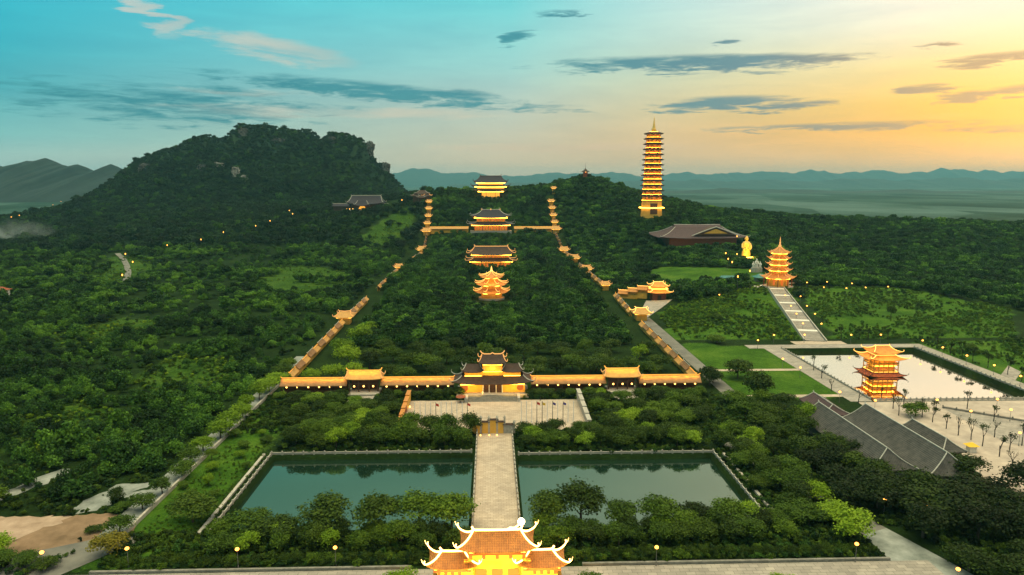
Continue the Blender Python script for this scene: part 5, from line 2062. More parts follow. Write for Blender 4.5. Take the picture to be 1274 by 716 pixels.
def rows(zone, x0, x1, y0, y1, nrow, ncol, rr_, hh, mats, where, origin, skip=None, jit=.3, name='tree', cat='tree', kind=None, grp=None):
    """trees in loose rows; counted from a named thing so that each can be found"""
    for j in range(nrow):
        for i in range(ncol):
            fx_ = (i + .5 + rnd.uniform(-jit, jit) + (.25 if j % 2 else -.25)) / ncol
            x = x0 + (x1 - x0) * fx_
            y = y0 + (y1 - y0) * (j + .5 + rnd.uniform(-jit, jit)) / nrow
            if skip and skip(x, y):
                continue
            r_ = rnd.uniform(*rr_)
            h = rnd.uniform(*hh)
            mat = rnd.choices(list(mats), list(mats.values()))[0]
            lab = f'{shape_word(r_, h)} {ADJ[mat].split()[-2] + " " + ADJ[mat].split()[-1]} {cat}, {ORD[i]} from {origin}'
            lab += f', {ORD[j]} row {where}' if nrow > 1 else f' {where}'
            if len(lab.split()) > 16:
                print('LONG', lab)
            if cat == 'shrub':
                shrub(x, y, r_, h, mat, lab, grp)
            else:
                tree(x, y, r_, h, mat, lab, grp, name, kind, cat)


DK = {'leaf_dark': 6, 'leaf_mid': 3, 'leaf_bright': .6}
MD = {'leaf_dark': 3, 'leaf_mid': 5, 'leaf_bright': 1.2}
# clipped hedges in front of both ponds
rows('h', -16, -84, 134.6, 136.6, 1, 24, (1.7, 2.2), (2.5, 3.3), {'leaf_dark': 5, 'leaf_mid': 2}, 'in the lower left clipped hedge', 'the lit gate', cat='shrub', jit=.15, grp='clipped hedge shrubs')
rows('h', 16, 83, 134.6, 136.6, 1, 24, (1.7, 2.2), (2.5, 3.3), {'leaf_dark': 5, 'leaf_mid': 2}, 'in the lower right clipped hedge', 'the lit gate', cat='shrub', jit=.15, grp='clipped hedge shrubs')
# belts between hedge and ponds
rows('b', -8, -62, 139, 147, 2, 10, (2.4, 3.2), (4.4, 6.4), MD, 'before the left pond', 'the causeway', grp='trees before the left pond')
rows('b', 8, 68, 139, 147, 2, 11, (2.4, 3.2), (4.4, 6.6), MD, 'before the right pond', 'the causeway', grp='trees before the right pond')
for x, y, r_, h, mt, lab in ((-10.5, 150, 5.0, 9.4, 'leaf_mid', 'large spreading tree touching the causeway on its left'), (-18, 150, 5.2, 8.6, 'leaf_mid', 'broad mid green tree, second from the causeway at the left pond edge'),
                             (-28, 149, 5.8, 10.4, 'leaf_dark', 'big dark crown rising highest before the left pond'), (-40, 149, 5.6, 8.6, 'leaf_dark', 'broad dark tree left of the highest crown before the left pond'),
                             (12, 150, 4.8, 9.4, 'leaf_dark', 'large dark tree touching the causeway on its right'), (20, 150.5, 5.0, 10.6, 'leaf_dark', 'big dark crown rising highest before the right pond'),
                             (29, 149, 4.4, 7.6, 'leaf_mid', 'round tree just right of the highest crown before the right pond'), (-49, 146, 4.2, 6.0, 'leaf_dark', 'dark round tree by the near corner of the left pond'),
                             (-72, 154, 4.8, 6.6, 'leaf_dark', 'big dark tree standing on the left lawn'), (38, 149, 4.6, 7.4, 'leaf_mid', 'round mid green tree, third from the highest crown before the right pond'), (47, 148.5, 4.4, 6.8, 'leaf_dark', 'dark round tree halfway along the right pond edge'), (55, 148.5, 4.2, 6.6, 'leaf_mid', 'mid green tree left of the bright young pond-corner tree'), (-57, 148.5, 4.4, 6.4, 'leaf_mid', 'mid green tree at the outermost near end of the left pond'),
                             (60, 150, 3.0, 5.6, 'leaf_bright', 'bright young tree by the near corner of the right pond')):
    tree(x, y, r_, h, mt, lab)
# small trees on the left lawn
rows('l', -70, -82, 160, 215, 6, 2, (1.3, 2.3), (2.0, 4.2), {'leaf_mid': 4, 'leaf_bright': 3}, 'on the left lawn', 'the pond', cat='bush', name='bush', grp='bushes on the left lawn')
# bright roadside trees
for i in range(15):
    y = 150 + i * 9.5 + rnd.uniform(-1.5, 1.5)
    mt = 'leaf_bright' if 4 < i < 13 else 'leaf_mid'
    tree(-86.5 + rnd.uniform(-1, 1), y, rnd.uniform(2.3, 3.2) if i < 5 else rnd.uniform(3.2, 4.4), rnd.uniform(4.5, 6) if i < 5 else rnd.uniform(6, 8), mt, f'{ADJ[mt]} roadside tree, {ORD[i]} up the road outside the left lawn', 'trees along the left road')
# belts behind the ponds and beside the square
noB = lambda x, y: abs(x) < 34 and y > 211
rows('p', -8, -64, 197, 211, 3, 9, (2.8, 3.6), (6.0, 9.0), MD, 'behind the left pond', 'the causeway', grp='trees behind the left pond')
rows('p', 8, 64, 195, 208, 3, 10, (2.5, 3.3), (4.8, 7.0), DK, 'behind the right pond', 'the causeway', grp='trees behind the right pond')
rows('q', -35, -72, 213, 240, 4, 6, (2.8, 3.7), (4.6, 6.4), DK, 'left of the square', 'the square', grp='trees left of the square')
rows('q', 35, 74, 211, 240, 4, 6, (2.8, 3.8), (4.6, 6.6), MD, 'right of the square', 'the square', grp='trees right of the square')
rows('g', -12.5, -42, 245, 249, 1, 8, (1.9, 2.5), (3.4, 4.4), DK, 'before the left gallery', 'the gate steps', jit=.15, grp='trees before the left gallery', cat='bush', name='bush')  # rows before the galleries are small rounded trees, though filed as bush
rows('g', 12.5, 43, 245, 249, 1, 8, (1.9, 2.5), (3.4, 4.4), DK, 'before the right gallery', 'the gate steps', jit=.15, grp='trees before the right gallery', cat='bush', name='bush')
rows('g', -56, -82, 243, 248, 1, 6, (2.0, 2.8), (3.4, 4.6), DK, 'left of the left side gate', 'that gate', jit=.15, grp='trees before the left gallery', cat='bush', name='bush')
rows('g', 56, 80, 243, 248, 1, 6, (2.0, 2.8), (3.4, 4.6), DK, 'right of the right side gate', 'that gate', jit=.15, grp='trees before the right gallery', cat='bush', name='bush')
# right bank
rows('r', 69, 82, 146, 206, 8, 3, (2.6, 4.0), (4.6, 7.6), {'leaf_dark': 3, 'leaf_mid': 4, 'leaf_bright': 3}, 'up the right bank', 'the right pond', grp='trees on the right bank')
tree(80.5, 141, 4.4, 8.2, 'leaf_bright', 'bright rounded tree glowing beside the lamp at the right hedge end')
rows('R', 84, 104, 196, 236, 4, 3, (3.2, 4.6), (6, 9), DK, 'left of the grey houses', 'the pond', grp='trees left of the grey houses')
# big dark trees at lower right
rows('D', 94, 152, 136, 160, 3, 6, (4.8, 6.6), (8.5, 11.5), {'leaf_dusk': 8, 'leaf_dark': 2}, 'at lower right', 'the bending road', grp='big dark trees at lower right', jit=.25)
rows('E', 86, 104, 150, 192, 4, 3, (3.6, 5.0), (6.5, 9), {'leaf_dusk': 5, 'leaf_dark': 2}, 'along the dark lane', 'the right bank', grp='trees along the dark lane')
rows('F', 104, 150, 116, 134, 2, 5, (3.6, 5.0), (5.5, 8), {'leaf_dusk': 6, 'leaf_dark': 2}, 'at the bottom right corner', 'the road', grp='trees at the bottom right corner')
tree(98, 128, 4.6, 6.4, 'leaf_dark', 'dark low tree closest to the bottom right road bend')
tree(112, 124, 4.4, 6.4, 'leaf_mid', 'mid green tree at the bottom right edge by the lamp')
tree(126, 170, 5.2, 8.5, 'leaf_dark', 'dark tree overlapping the front of the grey houses')
# courtyard behind the galleries: first rows
rows('c', -72, 72, 264, 318, 4, 12, (3.6, 5.2), (6.6, 9.6), {'leaf_dark': 8, 'leaf_mid': 2, 'leaf_bright': .4}, 'behind the galleries', 'the left', grp='trees behind the galleries',
     skip=lambda x, y: (x < -58) or (abs(x) < 16 and y < 262))
for x, y, r_, h, lab in ((-73, 268, 3.2, 6.4, 'small bright tree in the far left gallery corner'), (-66, 272, 4.0, 7.6, 'bright round tree right of the far left gallery corner'), (-63, 290, 4.8, 11, 'tallest bright tree beside the lower left gallery'),
                         (-70, 310, 4.6, 10, 'bright tree behind the tallest one beside the left gallery'), (-67, 335, 5.0, 10, 'bright crown above the lower left gallery, third upwards'), (-66, 352, 5.2, 9.5, 'bright crown by the lower left gallery pavilion'),
                         (-52, 268, 3.0, 6.4, 'small bright tree behind the left side gate'), (63, 268, 4.0, 8.4, 'mid green tree behind the right side gate')):
    tree(x, y, r_, h, 'leaf_bright' if x < 0 else 'leaf_mid', lab)
# single trees on the right
for x, y, r_, h, mt, lab in ((98, 240, 5.0, 13, 'leaf_dark', 'tall dark tree on the lawn left of the lake'), (100, 268, 5.4, 10, 'leaf_dark', 'broad dark tree behind the tall one left of the lake'), (85.5, 259, 4.2, 9, 'leaf_dark', 'dark round tree at the right gallery corner'),
                             (88, 262, 3.4, 6, 'leaf_mid', 'small tree right of the gallery corner tree'), (145, 221, 4.0, 6.4, 'leaf_mid', 'leafy green tree among bare trees by the lake'), (233, 385, 2.4, 8, 'leaf_dark', 'slim dark tree alone on the lawn right of the stairway'),
                             (112, 330, 4.0, 5, 'leaf_mid', 'low tree clump in the middle of the right field'), (130, 385, 3.4, 4.4, 'leaf_mid', 'low bush-like tree high in the right field'), (90, 228, 3.2, 6, 'leaf_mid', 'mid green tree at the lawn corner below the footpath'), (224, 305, 3, 6, 'leaf_mid', 'small tree right of the lakeside walk')):
    tree(x, y, r_, h, mt, lab)
# lower left clumps
for x, y, r_, h, mt, lab in ((-83.5, 139.5, 3.4, 6.0, 'leaf_gold', 'golden brown tree lit by the lamp at the left hedge end'), (-108, 140, 3.4, 5.4, 'leaf_bright', 'bright tree above the pink earth yard'), (-104, 136, 3.0, 4.0, 'leaf_mid', 'mid green bushy tree left of the leftmost lamp'),
                             (-99, 136, 2.6, 3.6, 'leaf_mid', 'low bushy tree right of the leftmost lamp'), (-114, 136, 3.2, 4.2, 'leaf_mid', 'mid green bushy tree at the bottom left edge'), (-126, 163, 4.0, 6, 'leaf_mid', 'round tree beside the narrow grey track'), (-136, 163, 3.4, 5.5, 'leaf_bright', 'bright tree at the left edge above the pink yard'),
                             (-94, 134.5, 2.2, 2.8, 'leaf_dark', 'low dark bush-like tree at the road corner, bottom left'), (-95, 164, 2.0, 5.0, 'leaf_dark', 'slim dark tree on the grey gravel patch'), (-92, 160, 2.2, 2.4, 'leaf_mid', 'low tree at the edge of the brown earth'),
                             (-92.5, 150, 1.8, 2.0, 'leaf_dark', 'tiny dark bushy tree on the brown earth')):
    tree(x, y, r_, h, mt, lab)
# clumps around the lit gate
for x, y, r_, h, mt, lab in ((-18.5, 124.5, 3.6, 4.2, 'leaf_bright', 'bright clump left of the lit gate at the bottom'), (-22, 123, 2.8, 3.4, 'leaf_mid', 'mid green clump further left of the lit gate'), (19, 124, 3.0, 3.4, 'leaf_mid', 'green clump right of the lit gate at the bottom'),
                             (23, 122.5, 2.4, 2.8, 'leaf_mid', 'small clump further right of the lit gate'), (52, 122.5, 2.6, 2.6, 'leaf_mid', 'low clump on the forecourt, left one of the pair'), (57, 122.8, 2.8, 2.7, 'leaf_bright', 'low bright clump on the forecourt, right one of the pair')):
    tree(x, y, r_, h, mt, lab)


def bare_tree(x, y, h, seed, label, tufts=0, spread=.45):
    rs = random.Random(seed)
    root = empty('bare_tree', (x, y, float(tz(x, y))), label, 'tree', rs.uniform(0, 6), 'bare trees by the lake')
    tb, bb = MB(), MB()
    tb.tube([(0, 0, -.2), (rs.uniform(-.1, .1), 0, h * .25), (rs.uniform(-.2, .2), rs.uniform(-.2, .2), h * .5)], .17, 7, .11)
    tips = []

    def grow(p, d, L, r_, dep):
        q_ = p + d * L
        bb.tube([p, (p + q_) / 2 + Vector((rs.uniform(-.05, .05), rs.uniform(-.05, .05), 0)) * L, q_], r_, 5, r_ * .55)
        if dep == 0:
            tips.append(q_)
            return
        for k in range(3 if dep > 1 else 2):
            nd = (d + Vector((rs.uniform(-1, 1) * spread, rs.uniform(-1, 1) * spread, rs.uniform(-.1, .45)))).normalized()
            grow(q_, nd, L * rs.uniform(.6, .8), r_ * .6, dep - 1)
    for k in range(3):
        d = Vector((rs.uniform(-1, 1) * spread, rs.uniform(-1, 1) * spread, 1)).normalized()
        grow(Vector((0, 0, h * rs.uniform(.32, .48))), d, h * .22, .10, 2)
    tb.build('trunk', 'bark_dark', root)
    bb.build('branches', 'bark_dark', root)
    if tufts:
        V, F, L = [], [], []
        for t in tips:
            for k in range(tufts):
                p = np.array(t) + np.array([rs.gauss(0, .3), rs.gauss(0, .3), rs.gauss(0, .3)])
                a_ = np.array([rs.gauss(0, 1), rs.gauss(0, 1), rs.gauss(0, .5)])
                a_ /= np.linalg.norm(a_)
                b_ = np.cross(a_, [rs.gauss(0, 1), rs.gauss(0, 1), rs.gauss(0, 1)])
                b_ /= np.linalg.norm(b_) + 1e-6
                o = len(V)
                V += [tuple(p - a_ * .22), tuple(p + b_ * .15), tuple(p + a_ * .22), tuple(p - b_ * .15)]
                F.append((o, o + 1, o + 2, o + 3))
        mb_ = MB()
        mb_.v, mb_.f = V, F
        mb_.build('crown', 'leaf_dark', root)
    tree_xy.append((x, y, 1.5))


bare_tree(132.6, 235, 6.5, 1, 'wide bare tree spreading beside the lake left of the pavilion', 0, .95)
BT = [(1096, 498), (1111, 510), (1118, 518), (1124, 508), (1147, 520), (1160, 527), (1163, 516), (1177, 535), (1192, 543), (1203, 510), (1208, 548), (1222, 556), (1237, 545), (1236, 526), (1243, 570), (1256, 560), (1258, 588), (1271, 556), (1012, 462), (1022, 472), (1034, 488)]
for i, (px, py) in enumerate(BT):
    p = hit(px, py)
    where = 'on the pale square' if i < 18 else 'on the left lakeside walk'
    k = i if i < 18 else i - 18
    bare_tree(p[0], p[1], rnd.uniform(5.0, 7.5), 30 + i, f'slender nearly bare tree {where}, {ORD[k]} from the left', 6 if i % 4 else 1, rnd.uniform(.3, .5))
for i in range(9):
    bare_tree(214.5 + rnd.uniform(-.8, .8), 246 + i * 8.4 + rnd.uniform(-2, 2), rnd.uniform(5.5, 8), 80 + i, f'slender tree beside the right lakeside walk, {ORD[i]} from the near end', 14, .4)
for i in range(8):
    bare_tree(150 + i * 7.2 + rnd.uniform(-2, 2) + (28 if i > 0 else 0) * 0, 334.5 + rnd.uniform(-1, 1), rnd.uniform(5.0, 7.5), 95 + i, f'slender low tree behind the far lakeside walk, {ORD[i]} from the left', 8, .45) if not 148 < 150 + i * 7.2 < 178 else None
print('TREES', n_tree[0])


# ------------------------------------------------------------------ forests (masses nobody could count)
def proto(name, seed, mat, nl, per, leafs):
    me_ = crown_mesh(name, seed, nl, per, leafs, (1, 1, .8), mat, base=.0)
    o = bpy.data.objects.new(name, me_)
    return o


def forest(name, pts, mats, label, leaf_per=34, leafs=.15, nl=13):
    """pts: x, y, z, scale"""
    pts = np.asarray(pts)
    col_ = bpy.data.collections.new(name + '_kinds')
    k = 0
    for mt, wgt in mats:
        for s in range(wgt):
            col_.objects.link(proto(f'{mt}_kind', 500 + 7 * k, mt, nl, leaf_per, leafs))
            k += 1
    me_ = bpy.data.meshes.new(name)
    me_.from_pydata(pts[:, :3].tolist(), [], [])
    for nm, ty, vals in (('scl', 'FLOAT', pts[:, 3]), ('rz', 'FLOAT', nrs.uniform(0, 6.28, len(pts))), ('hs', 'FLOAT', nrs.uniform(.8, 1.3, len(pts)))):
        at_ = me_.attributes.new(nm, ty, 'POINT')
        at_.data.foreach_set('value', vals.astype(np.float32))
    at_ = me_.attributes.new('kd', 'INT', 'POINT')
    at_.data.foreach_set('value', nrs.randint(0, k, len(pts)).astype(np.int32))
    o = bpy.data.objects.new(name, me_)
    C.objects.link(o)
    tag(o, label, 'forest', kind='stuff')
    gt = bpy.data.node_groups.new(name, 'GeometryNodeTree')
    gt.interface.new_socket('Geometry', in_out='INPUT', socket_type='NodeSocketGeometry')
    gt.interface.new_socket('Geometry', in_out='OUTPUT', socket_type='NodeSocketGeometry')
    q_ = NG(gt)
    gi, go = q_.n('NodeGroupInput'), q_.n('NodeGroupOutput')
    ci = q_.n('GeometryNodeCollectionInfo', {'Collection': col_, 'Separate Children': True, 'Reset Children': True})
    at1 = q_.n('GeometryNodeInputNamedAttribute', {'Name': 'scl'}, data_type='FLOAT')
    at2 = q_.n('GeometryNodeInputNamedAttribute', {'Name': 'rz'}, data_type='FLOAT')
    at3 = q_.n('GeometryNodeInputNamedAttribute', {'Name': 'hs'}, data_type='FLOAT')
    at4 = q_.n('GeometryNodeInputNamedAttribute', {'Name': 'kd'}, data_type='INT')
    rot = q_.n('ShaderNodeCombineXYZ', {2: at2.outputs[0]})
    hsm = q_.m('MULTIPLY', at1.outputs[0], at3.outputs[0])
    sc = q_.n('ShaderNodeCombineXYZ', {0: at1.outputs[0], 1: at1.outputs[0], 2: hsm})
    ip = q_.n('GeometryNodeInstanceOnPoints', {'Points': gi.outputs[0], 'Instance': ci.outputs[0], 'Pick Instance': True, 'Instance Index': at4.outputs[0], 'Rotation': rot.outputs[0], 'Scale': sc.outputs[0]})
    gt.links.new(ip.outputs[0], go.inputs[0])
    md = o.modifiers.new('forest', 'NODES')
    md.node_group = gt
    return o


KEEP = []          # places where no wild tree may stand: x0, x1, y0, y1


def keep(*r):
    KEEP.append(r)


keep(-94, 96, 100, 322)
keep(96, 215, 100, 335)
keep(128, 232, 158, 240)
keep(-12, 12, 448, 482)
keep(-24, 24, 628, 654)
keep(-32, 32, 815, 862)
keep(-80, 80, 825, 838)
keep(-24, 24, 980, 1022)
keep(171, 200, 774, 806)
keep(170, 256, 668, 730)
keep(190, 216, 460, 490)
keep(102, 122, 440, 466)
keep(86, 124, 380, 456)
keep(218, 236, 588, 606)
keep(214, 228, 538, 552)
keep(-225, -120, 922, 972)
keep(-108, -78, 918, 948)
keep(132, 142, 994, 1006)
keep(-150, -90, 112, 164)
keep(-124, -114, 160, 188)
keep(-107, -88, 158, 178)


def ok(x, y):
    m_ = np.ones(len(x), bool)
    for x0, x1, y0, y1 in KEEP:
        m_ &= ~((x > x0) & (x < x1) & (y > y0) & (y < y1))
    for poly in LAWNS[6:10]:
        m_ &= ~inpoly(x, y, poly)
    for nodes in (LN, RN):
        gxx = np.interp(y, [a_ for a_, b_ in nodes], [b_ for a_, b_ in nodes])
        w = np.where(y < 480, 8.0, 6.0)
        inner = np.where(np.sign(gxx) > 0, gxx - x, x - gxx)
        m_ &= ~((np.abs(x - gxx) < w) & (y > 250) & (y < 940))
        m_ &= ~((inner > 0) & (inner < 13) & (y > 250) & (y < 470))
    # stairway, lane, service road
    sxx = 163 + (y - 332) * 35 / 132
    m_ &= ~((np.abs(x - sxx) < 10) & (y > 325) & (y < 470))
    for lx, ly in LANE[::2]:
        m_ &= ~((np.abs(x - lx) < 8) & (y - ly < 12) & (ly - y < 24))
    for poly in CLEAR:
        m_ &= ~(inpoly(x, y, poly) & (fbm(x / 25, y / 25, 71, 3) < .46))
    m_ &= ~((np.abs(x + 88) < 5) & (y < 320))
    for x0, y0 in lamp_xy:
        m_ &= ~((np.abs(x - x0) < 5) & (y < y0 + 3) & (y > y0 - 14))
    return m_


def scatter(x0, x1, y0, y1, spacing, cond=None, margin=170):
    nx_, ny_ = int((x1 - x0) / spacing), int((y1 - y0) / spacing)
    gx_, gy_ = np.meshgrid(np.arange(nx_), np.arange(ny_))
    x = x0 + (gx_.ravel() + .5 + nrs.uniform(-.48, .48, gx_.size)) * spacing
    y = y0 + (gy_.ravel() + .5 + nrs.uniform(-.48, .48, gy_.size)) * spacing
    z = tz(x, y)
    q_ = np.stack([x, y, z], -1) - CAM
    dd = q_ @ _f
    px = 637 + FPX * (q_ @ _r) / np.maximum(dd, 1)
    py = 358 - FPX * (q_ @ _u) / np.maximum(dd, 1)
    m_ = (dd > 60) & (px > -margin) & (px < 1274 + margin) & (py < 860)
    m_ &= ok(x, y)
    if cond is not None:
        m_ &= cond(x, y, z)
    return x[m_], y[m_], z[m_]


def pts_of(xyz, lo, hi, patch=120.0, seed=4, sink=.3):
    x, y, z = xyz
    big = np.where(nrs.rand(len(x)) < .06, 1.45, 1.0)
    s = big * (lo + (hi - lo) * np.clip(.55 * nrs.uniform(0, 1, len(x)) + .9 * (fbm(x / patch, y / patch, seed, 3) - .25), 0, 1))
    return np.stack([x, y, z - sink, s], -1)


# courtyard woods inside the galleries
cy_pts = pts_of(scatter(-80, 80, 322, 1000, 6.4, lambda x, y, z: ~((np.abs(x) < 12) & (y > 440) & (y < 464))), 3.0, 5.4)
# lower in front of lit buildings so that they show as they do in the photo
for (xa, xb, ya, yb, mx_) in ((-14, 14, 420, 464, 2.6), (-26, 26, 590, 640, 3.0), (-34, 34, 770, 830, 3.2), (-26, 26, 930, 1000, 2.8)):
    s_ = (cy_pts[:, 0] > xa) & (cy_pts[:, 0] < xb) & (cy_pts[:, 1] > ya) & (cy_pts[:, 1] < yb)
    cy_pts[s_, 3] = np.minimum(cy_pts[s_, 3], mx_)
forest('forest', cy_pts, [('leaf_deep', 3), ('leaf_wild', 2)], 'dark broadleaf woods inside the two climbing galleries', 40, .13, 15)
# left lowland scrub and thickets
lo = scatter(-420, -92, 150, 420, 4.3, lambda x, y, z: (fbm(x / 34, y / 34, 44, 3) > .33) | (nrs.rand(len(x)) < .25))
forest('forest', pts_of(lo, .9, 4.3, 30, 6), [('leaf_wild', 3), ('leaf_deep', 1)], 'uneven green scrub and thickets on the left lowland', 46, .12, 14)
lo2 = scatter(-760, -92, 420, 760, 5.8, lambda x, y, z: (fbm(x / 60, y / 60, 41, 3) > .33) | (nrs.rand(len(x)) < .3))
forest('forest', pts_of(lo2, 1.3, 5.4, 45, 6), [('leaf_wild', 4), ('leaf_deep', 1)], 'mixed woods and scrub rising towards the karst massif', 34, .15, 13)
lo3 = scatter(-1050, -80, 760, 1720, 8.6, lambda x, y, z: ~((y > 1560)))
forest('forest', pts_of(lo3, 3.2, 6.6, 90, 2), [('leaf_massif', 3), ('leaf_deep', 1)], 'dense dark forest covering the karst massif and its slopes', 30, .17, 12)
# ridge behind the temples and wooded plateau on the right
r1 = scatter(-80, 300, 840, 1120, 7.2, lambda x, y, z: (np.abs(x) > 78) | (y > 1000))
r2 = scatter(86, 330, 440, 840, 7.0)
forest('forest', pts_of(tuple(np.concatenate(v) for v in zip(r1, r2)), 2.9, 5.4, 70, 8), [('leaf_deep', 3), ('leaf_wild', 1)], 'dense woods on the ridge around the tall pagoda', 32, .16, 13)
r3 = scatter(300, 1000, 640, 1010, 8.2)
r4 = scatter(205, 720, 330, 640, 6.2, lambda x, y, z: (x > 330) | (y > 480))
forest('forest', pts_of(tuple(np.concatenate(v) for v in zip(r3, r4)), 2.4, 5.0, 80, 3), [('leaf_deep', 3), ('leaf_wild', 1)], 'dark wooded plateau stretching away on the right', 32, .16, 13)
# tussocks and scrub on the rough right fields
FT, FB = [], []
for poly in (LAWNS[6], LAWNS[8], LAWNS[9], *CLEAR):
    xs_ = [p_[0] for p_ in poly]
    ys_ = [p_[1] for p_ in poly]
    n = 9000 if poly in LAWNS[6:] else 1500
    x = nrs.uniform(min(xs_), max(xs_), n)
    y = nrs.uniform(min(ys_), max(ys_), n)
    sxx = 163 + (y - 332) * 35 / 132
    m_ = inpoly(x, y, poly) & (np.abs(x - sxx) > 7) & (fbm(x / 22, y / 22, 31, 3) + nrs.uniform(-.16, .16, n) > .40)
    m_ &= ~((x > 204) & (x < 213) & (y < 326)) & ~((x > 149) & (x < 177) & (y < 334)) & ~((x > 211) & (x < 228) & (y > 258) & (y < 286))
    (FB if poly is LAWNS[6] or poly in CLEAR else FT).append(np.stack([x[m_], y[m_], tz(x[m_], y[m_]) - .1, nrs.uniform(.35, 1.0, m_.sum()) ** 2.2 * 1.35], -1))
forest('scrub', np.concatenate(FT), [('leaf_wild', 2), ('leaf_mid', 4)], 'low tussocks and weeds over the rough right fields', 26, .2, 8)
UG = []
a_ = nrs.uniform(size=(1700, 2)) * np.array([72, 76]) + np.array([-160, 113])
dry = [[(-150, 144), (-112, 143), (-100, 157), (-150, 161)], [(-111, 144), (-101, 136), (-84, 146), (-86, 158), (-101, 159)], [(-106, 160), (-98, 160), (-92, 176), (-100, 176)], [(-98, 166), (-90, 168), (-90, 172), (-98, 171)], [(-134, 162), (-127, 163), (-117, 184), (-122, 186)], [(-160, 112), (-99, 112), (-99, 132), (-160, 132)], [(-104, 112), (-80, 112), (-80, 148), (-88, 148)]]
m_ = ~((a_[:, 0] > -92) & (a_[:, 1] > 144))
for p_ in dry:
    m_ &= ~inpoly(a_[:, 0], a_[:, 1], p_) | (nrs.rand(len(a_)) < .02)
a_ = a_[m_]
UG.append(np.stack([a_[:, 0], a_[:, 1], np.full(len(a_), -.08), nrs.uniform(.3, 1.3, len(a_))], -1))
for (x0, x1, y0, y1, n) in ((-84, -10, 133.5, 148, 900), (10, 84, 133.5, 148, 900), (-66, -7, 194.6, 211.5, 700), (7, 66, 192, 211.5, 700), (-84, -33, 211, 249, 1300), (33, 84, 211, 249, 1300), (66, 104, 134, 240, 1900), (96, 131, 128, 170, 800), (-33, -11, 243.5, 250, 150), (11, 33, 243.5, 250, 150), (104, 160, 112, 160, 1000)):
    a_ = nrs.uniform(size=(n, 2)) * np.array([x1 - x0, y1 - y0]) + np.array([x0, y0])
    m_ = ~((a_[:, 0] > 99) & (a_[:, 1] > 164)) & ~((a_[:, 0] > 80) & (a_[:, 0] < 101) & (a_[:, 1] < 147) & (a_[:, 0] + a_[:, 1] * .4 > 138) & (a_[:, 0] + a_[:, 1] * .4 < 153)) & ~((np.abs(np.abs(a_[:, 0]) - 49.5) < 5) & (a_[:, 1] > 241))
    a_ = a_[m_]
    UG.append(np.stack([a_[:, 0], a_[:, 1], np.full(len(a_), -.08), nrs.uniform(.35, 1.15, len(a_))], -1))
forest('undergrowth', np.concatenate(UG), [('leaf_deep', 2), ('leaf_dark', 2), ('leaf_mid', 1)], 'low dark undergrowth beneath the planted trees around the ponds', 26, .19, 8)
mt_p = nrs.uniform(size=(420, 2)) * np.array([15, 62]) + np.array([-82, 140])
forest('scrub', np.concatenate(FB), [('leaf_mid', 3), ('leaf_bright', 1), ('leaf_wild', 1)], 'bright rough grass tussocks on the open clearings', 26, .2, 8)
mt_p = np.stack([mt_p[:, 0], mt_p[:, 1], np.full(420, -.05), nrs.uniform(.2, .55, 420)], -1)
forest('scrub', mt_p, [('leaf_mid', 2)], 'low weeds dotted over the left lawn', 24, .18, 7)

def outcrop(px, py, w, h, seed, label):
    p = hit(px, py, 4)
    rs = np.random.RandomState(seed)
    mb = MB()
    n, k = 15, 9
    vs = []
    for j in range(k + 1):
        for i in range(n + 1):
            u_, v_ = i / n * 2 - 1, j / k
            edge = (1 - abs(u_) ** 2.2) * (1 - (2 * v_ - 1) ** 4 * .6)
            vs.append((u_ * w / 2 + rs.normal() * w * .03, -edge * 9 + rs.normal() * 1.6 + v_ * h * .55, -3 + v_ * h * (.75 + .35 * edge) + rs.normal() * h * .04))
    mb.add(vs, [(j * (n + 1) + i, j * (n + 1) + i + 1, (j + 1) * (n + 1) + i + 1, (j + 1) * (n + 1) + i) for j in range(k) for i in range(n)])
    tag(mb.build('rock_outcrop', 'cliff', loc=(float(p[0]), float(p[1]), float(p[2]))), label, 'rock')


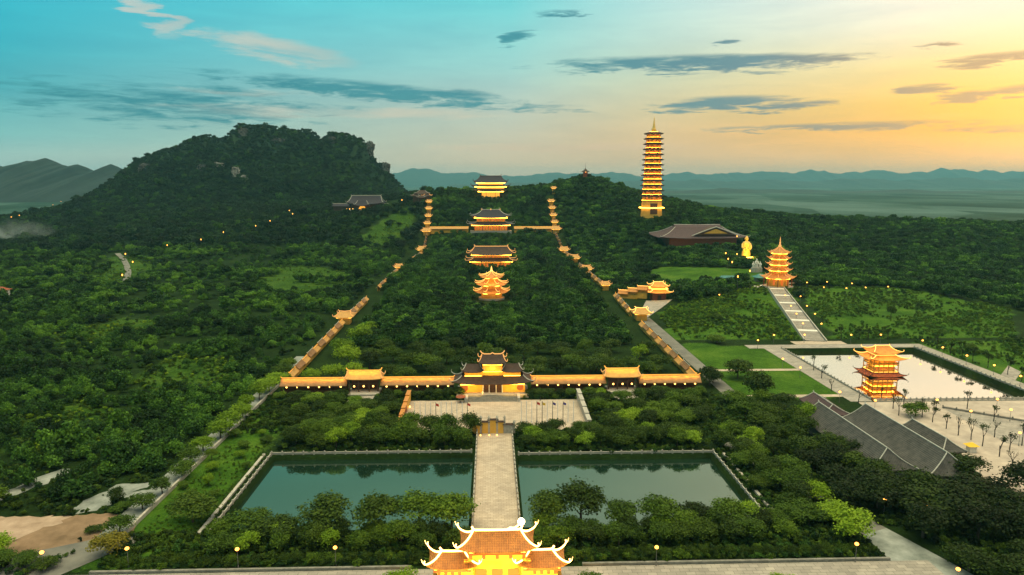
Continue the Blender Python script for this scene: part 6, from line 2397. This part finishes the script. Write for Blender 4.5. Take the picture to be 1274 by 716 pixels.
outcrop(291, 219, 16, 26, 1, 'largest pale limestone face showing on the wooded massif')
outcrop(270, 204, 26, 10, 2, 'broken pale cliff band left of the largest limestone face')
outcrop(303, 222, 14, 14, 3, 'small pale rock right of the largest limestone face')
M['cliff_dark'] = surf('cliff_dark', (.006, .010, .010), (.10, .11, .11), .16, .95, .5)
for px_, py_, w_, h_, sd_, lb_ in ((459, 190, 20, 34, 4, 'dark cliff at the right shoulder of the massif'), (478, 212, 22, 26, 5, 'dark lower cliff stepping down the right shoulder'), (177, 212, 22, 22, 6, 'dark cliff at the left shoulder of the massif'), (301, 168, 20, 24, 7, 'dark cliff under the highest step of the massif'),
                                (250, 210, 20, 16, 8, 'dark rock band left of the broken pale cliff'), (412, 176, 16, 18, 9, 'dark cliff below the notch in the crest'), (345, 175, 34, 12, 10, 'long dark rock band below the flat crest')):
    outcrop(px_, py_, w_, h_, sd_, lb_)
    bpy.data.objects[[o.name for o in C.objects if o.name.startswith('rock_outcrop')][-1]].data.materials[0] = M['cliff_dark']

# ------------------------------------------------------------------ smoke in the far left valley
p = at_y(14, 300, 880)
mb = MB()
mb.ball((0, 0, 0), 1.0, 16, (62, 40, 24))
m, q, out = new_mat('smoke')
tcn = q.n('ShaderNodeTexCoord')
gn = q.n('ShaderNodeTexNoise', {'Vector': tcn.outputs['Object'], 'Scale': .035, 'Detail': 5.0, 'Distortion': .8}).outputs[0]
un = q.n('ShaderNodeVectorMath', {0: tcn.outputs['Object'], 1: (1 / 62, 1 / 40, 1 / 24)}, operation='MULTIPLY').outputs[0]
ln_ = q.n('ShaderNodeVectorMath', {0: un}, operation='LENGTH').outputs['Value']
fall = q.m('SUBTRACT', 1.0, ln_, clamp=True)
dn = q.m('MULTIPLY', q.n('ShaderNodeMapRange', {'Value': gn, 'From Min': .42, 'From Max': .75, 'To Min': 0, 'To Max': .03}).outputs[0], fall)
vl = q.n('ShaderNodeVolumePrincipled', {'Color': (.75, .85, .9, 1), 'Density': dn})
m.node_tree.links.new(vl.outputs[0], out.inputs['Volume'])
tag(mb.build('smoke', m, loc=(float(p[0]), 880, 12)), 'pale smoke drifting over the far left woods', 'smoke', kind='stuff')
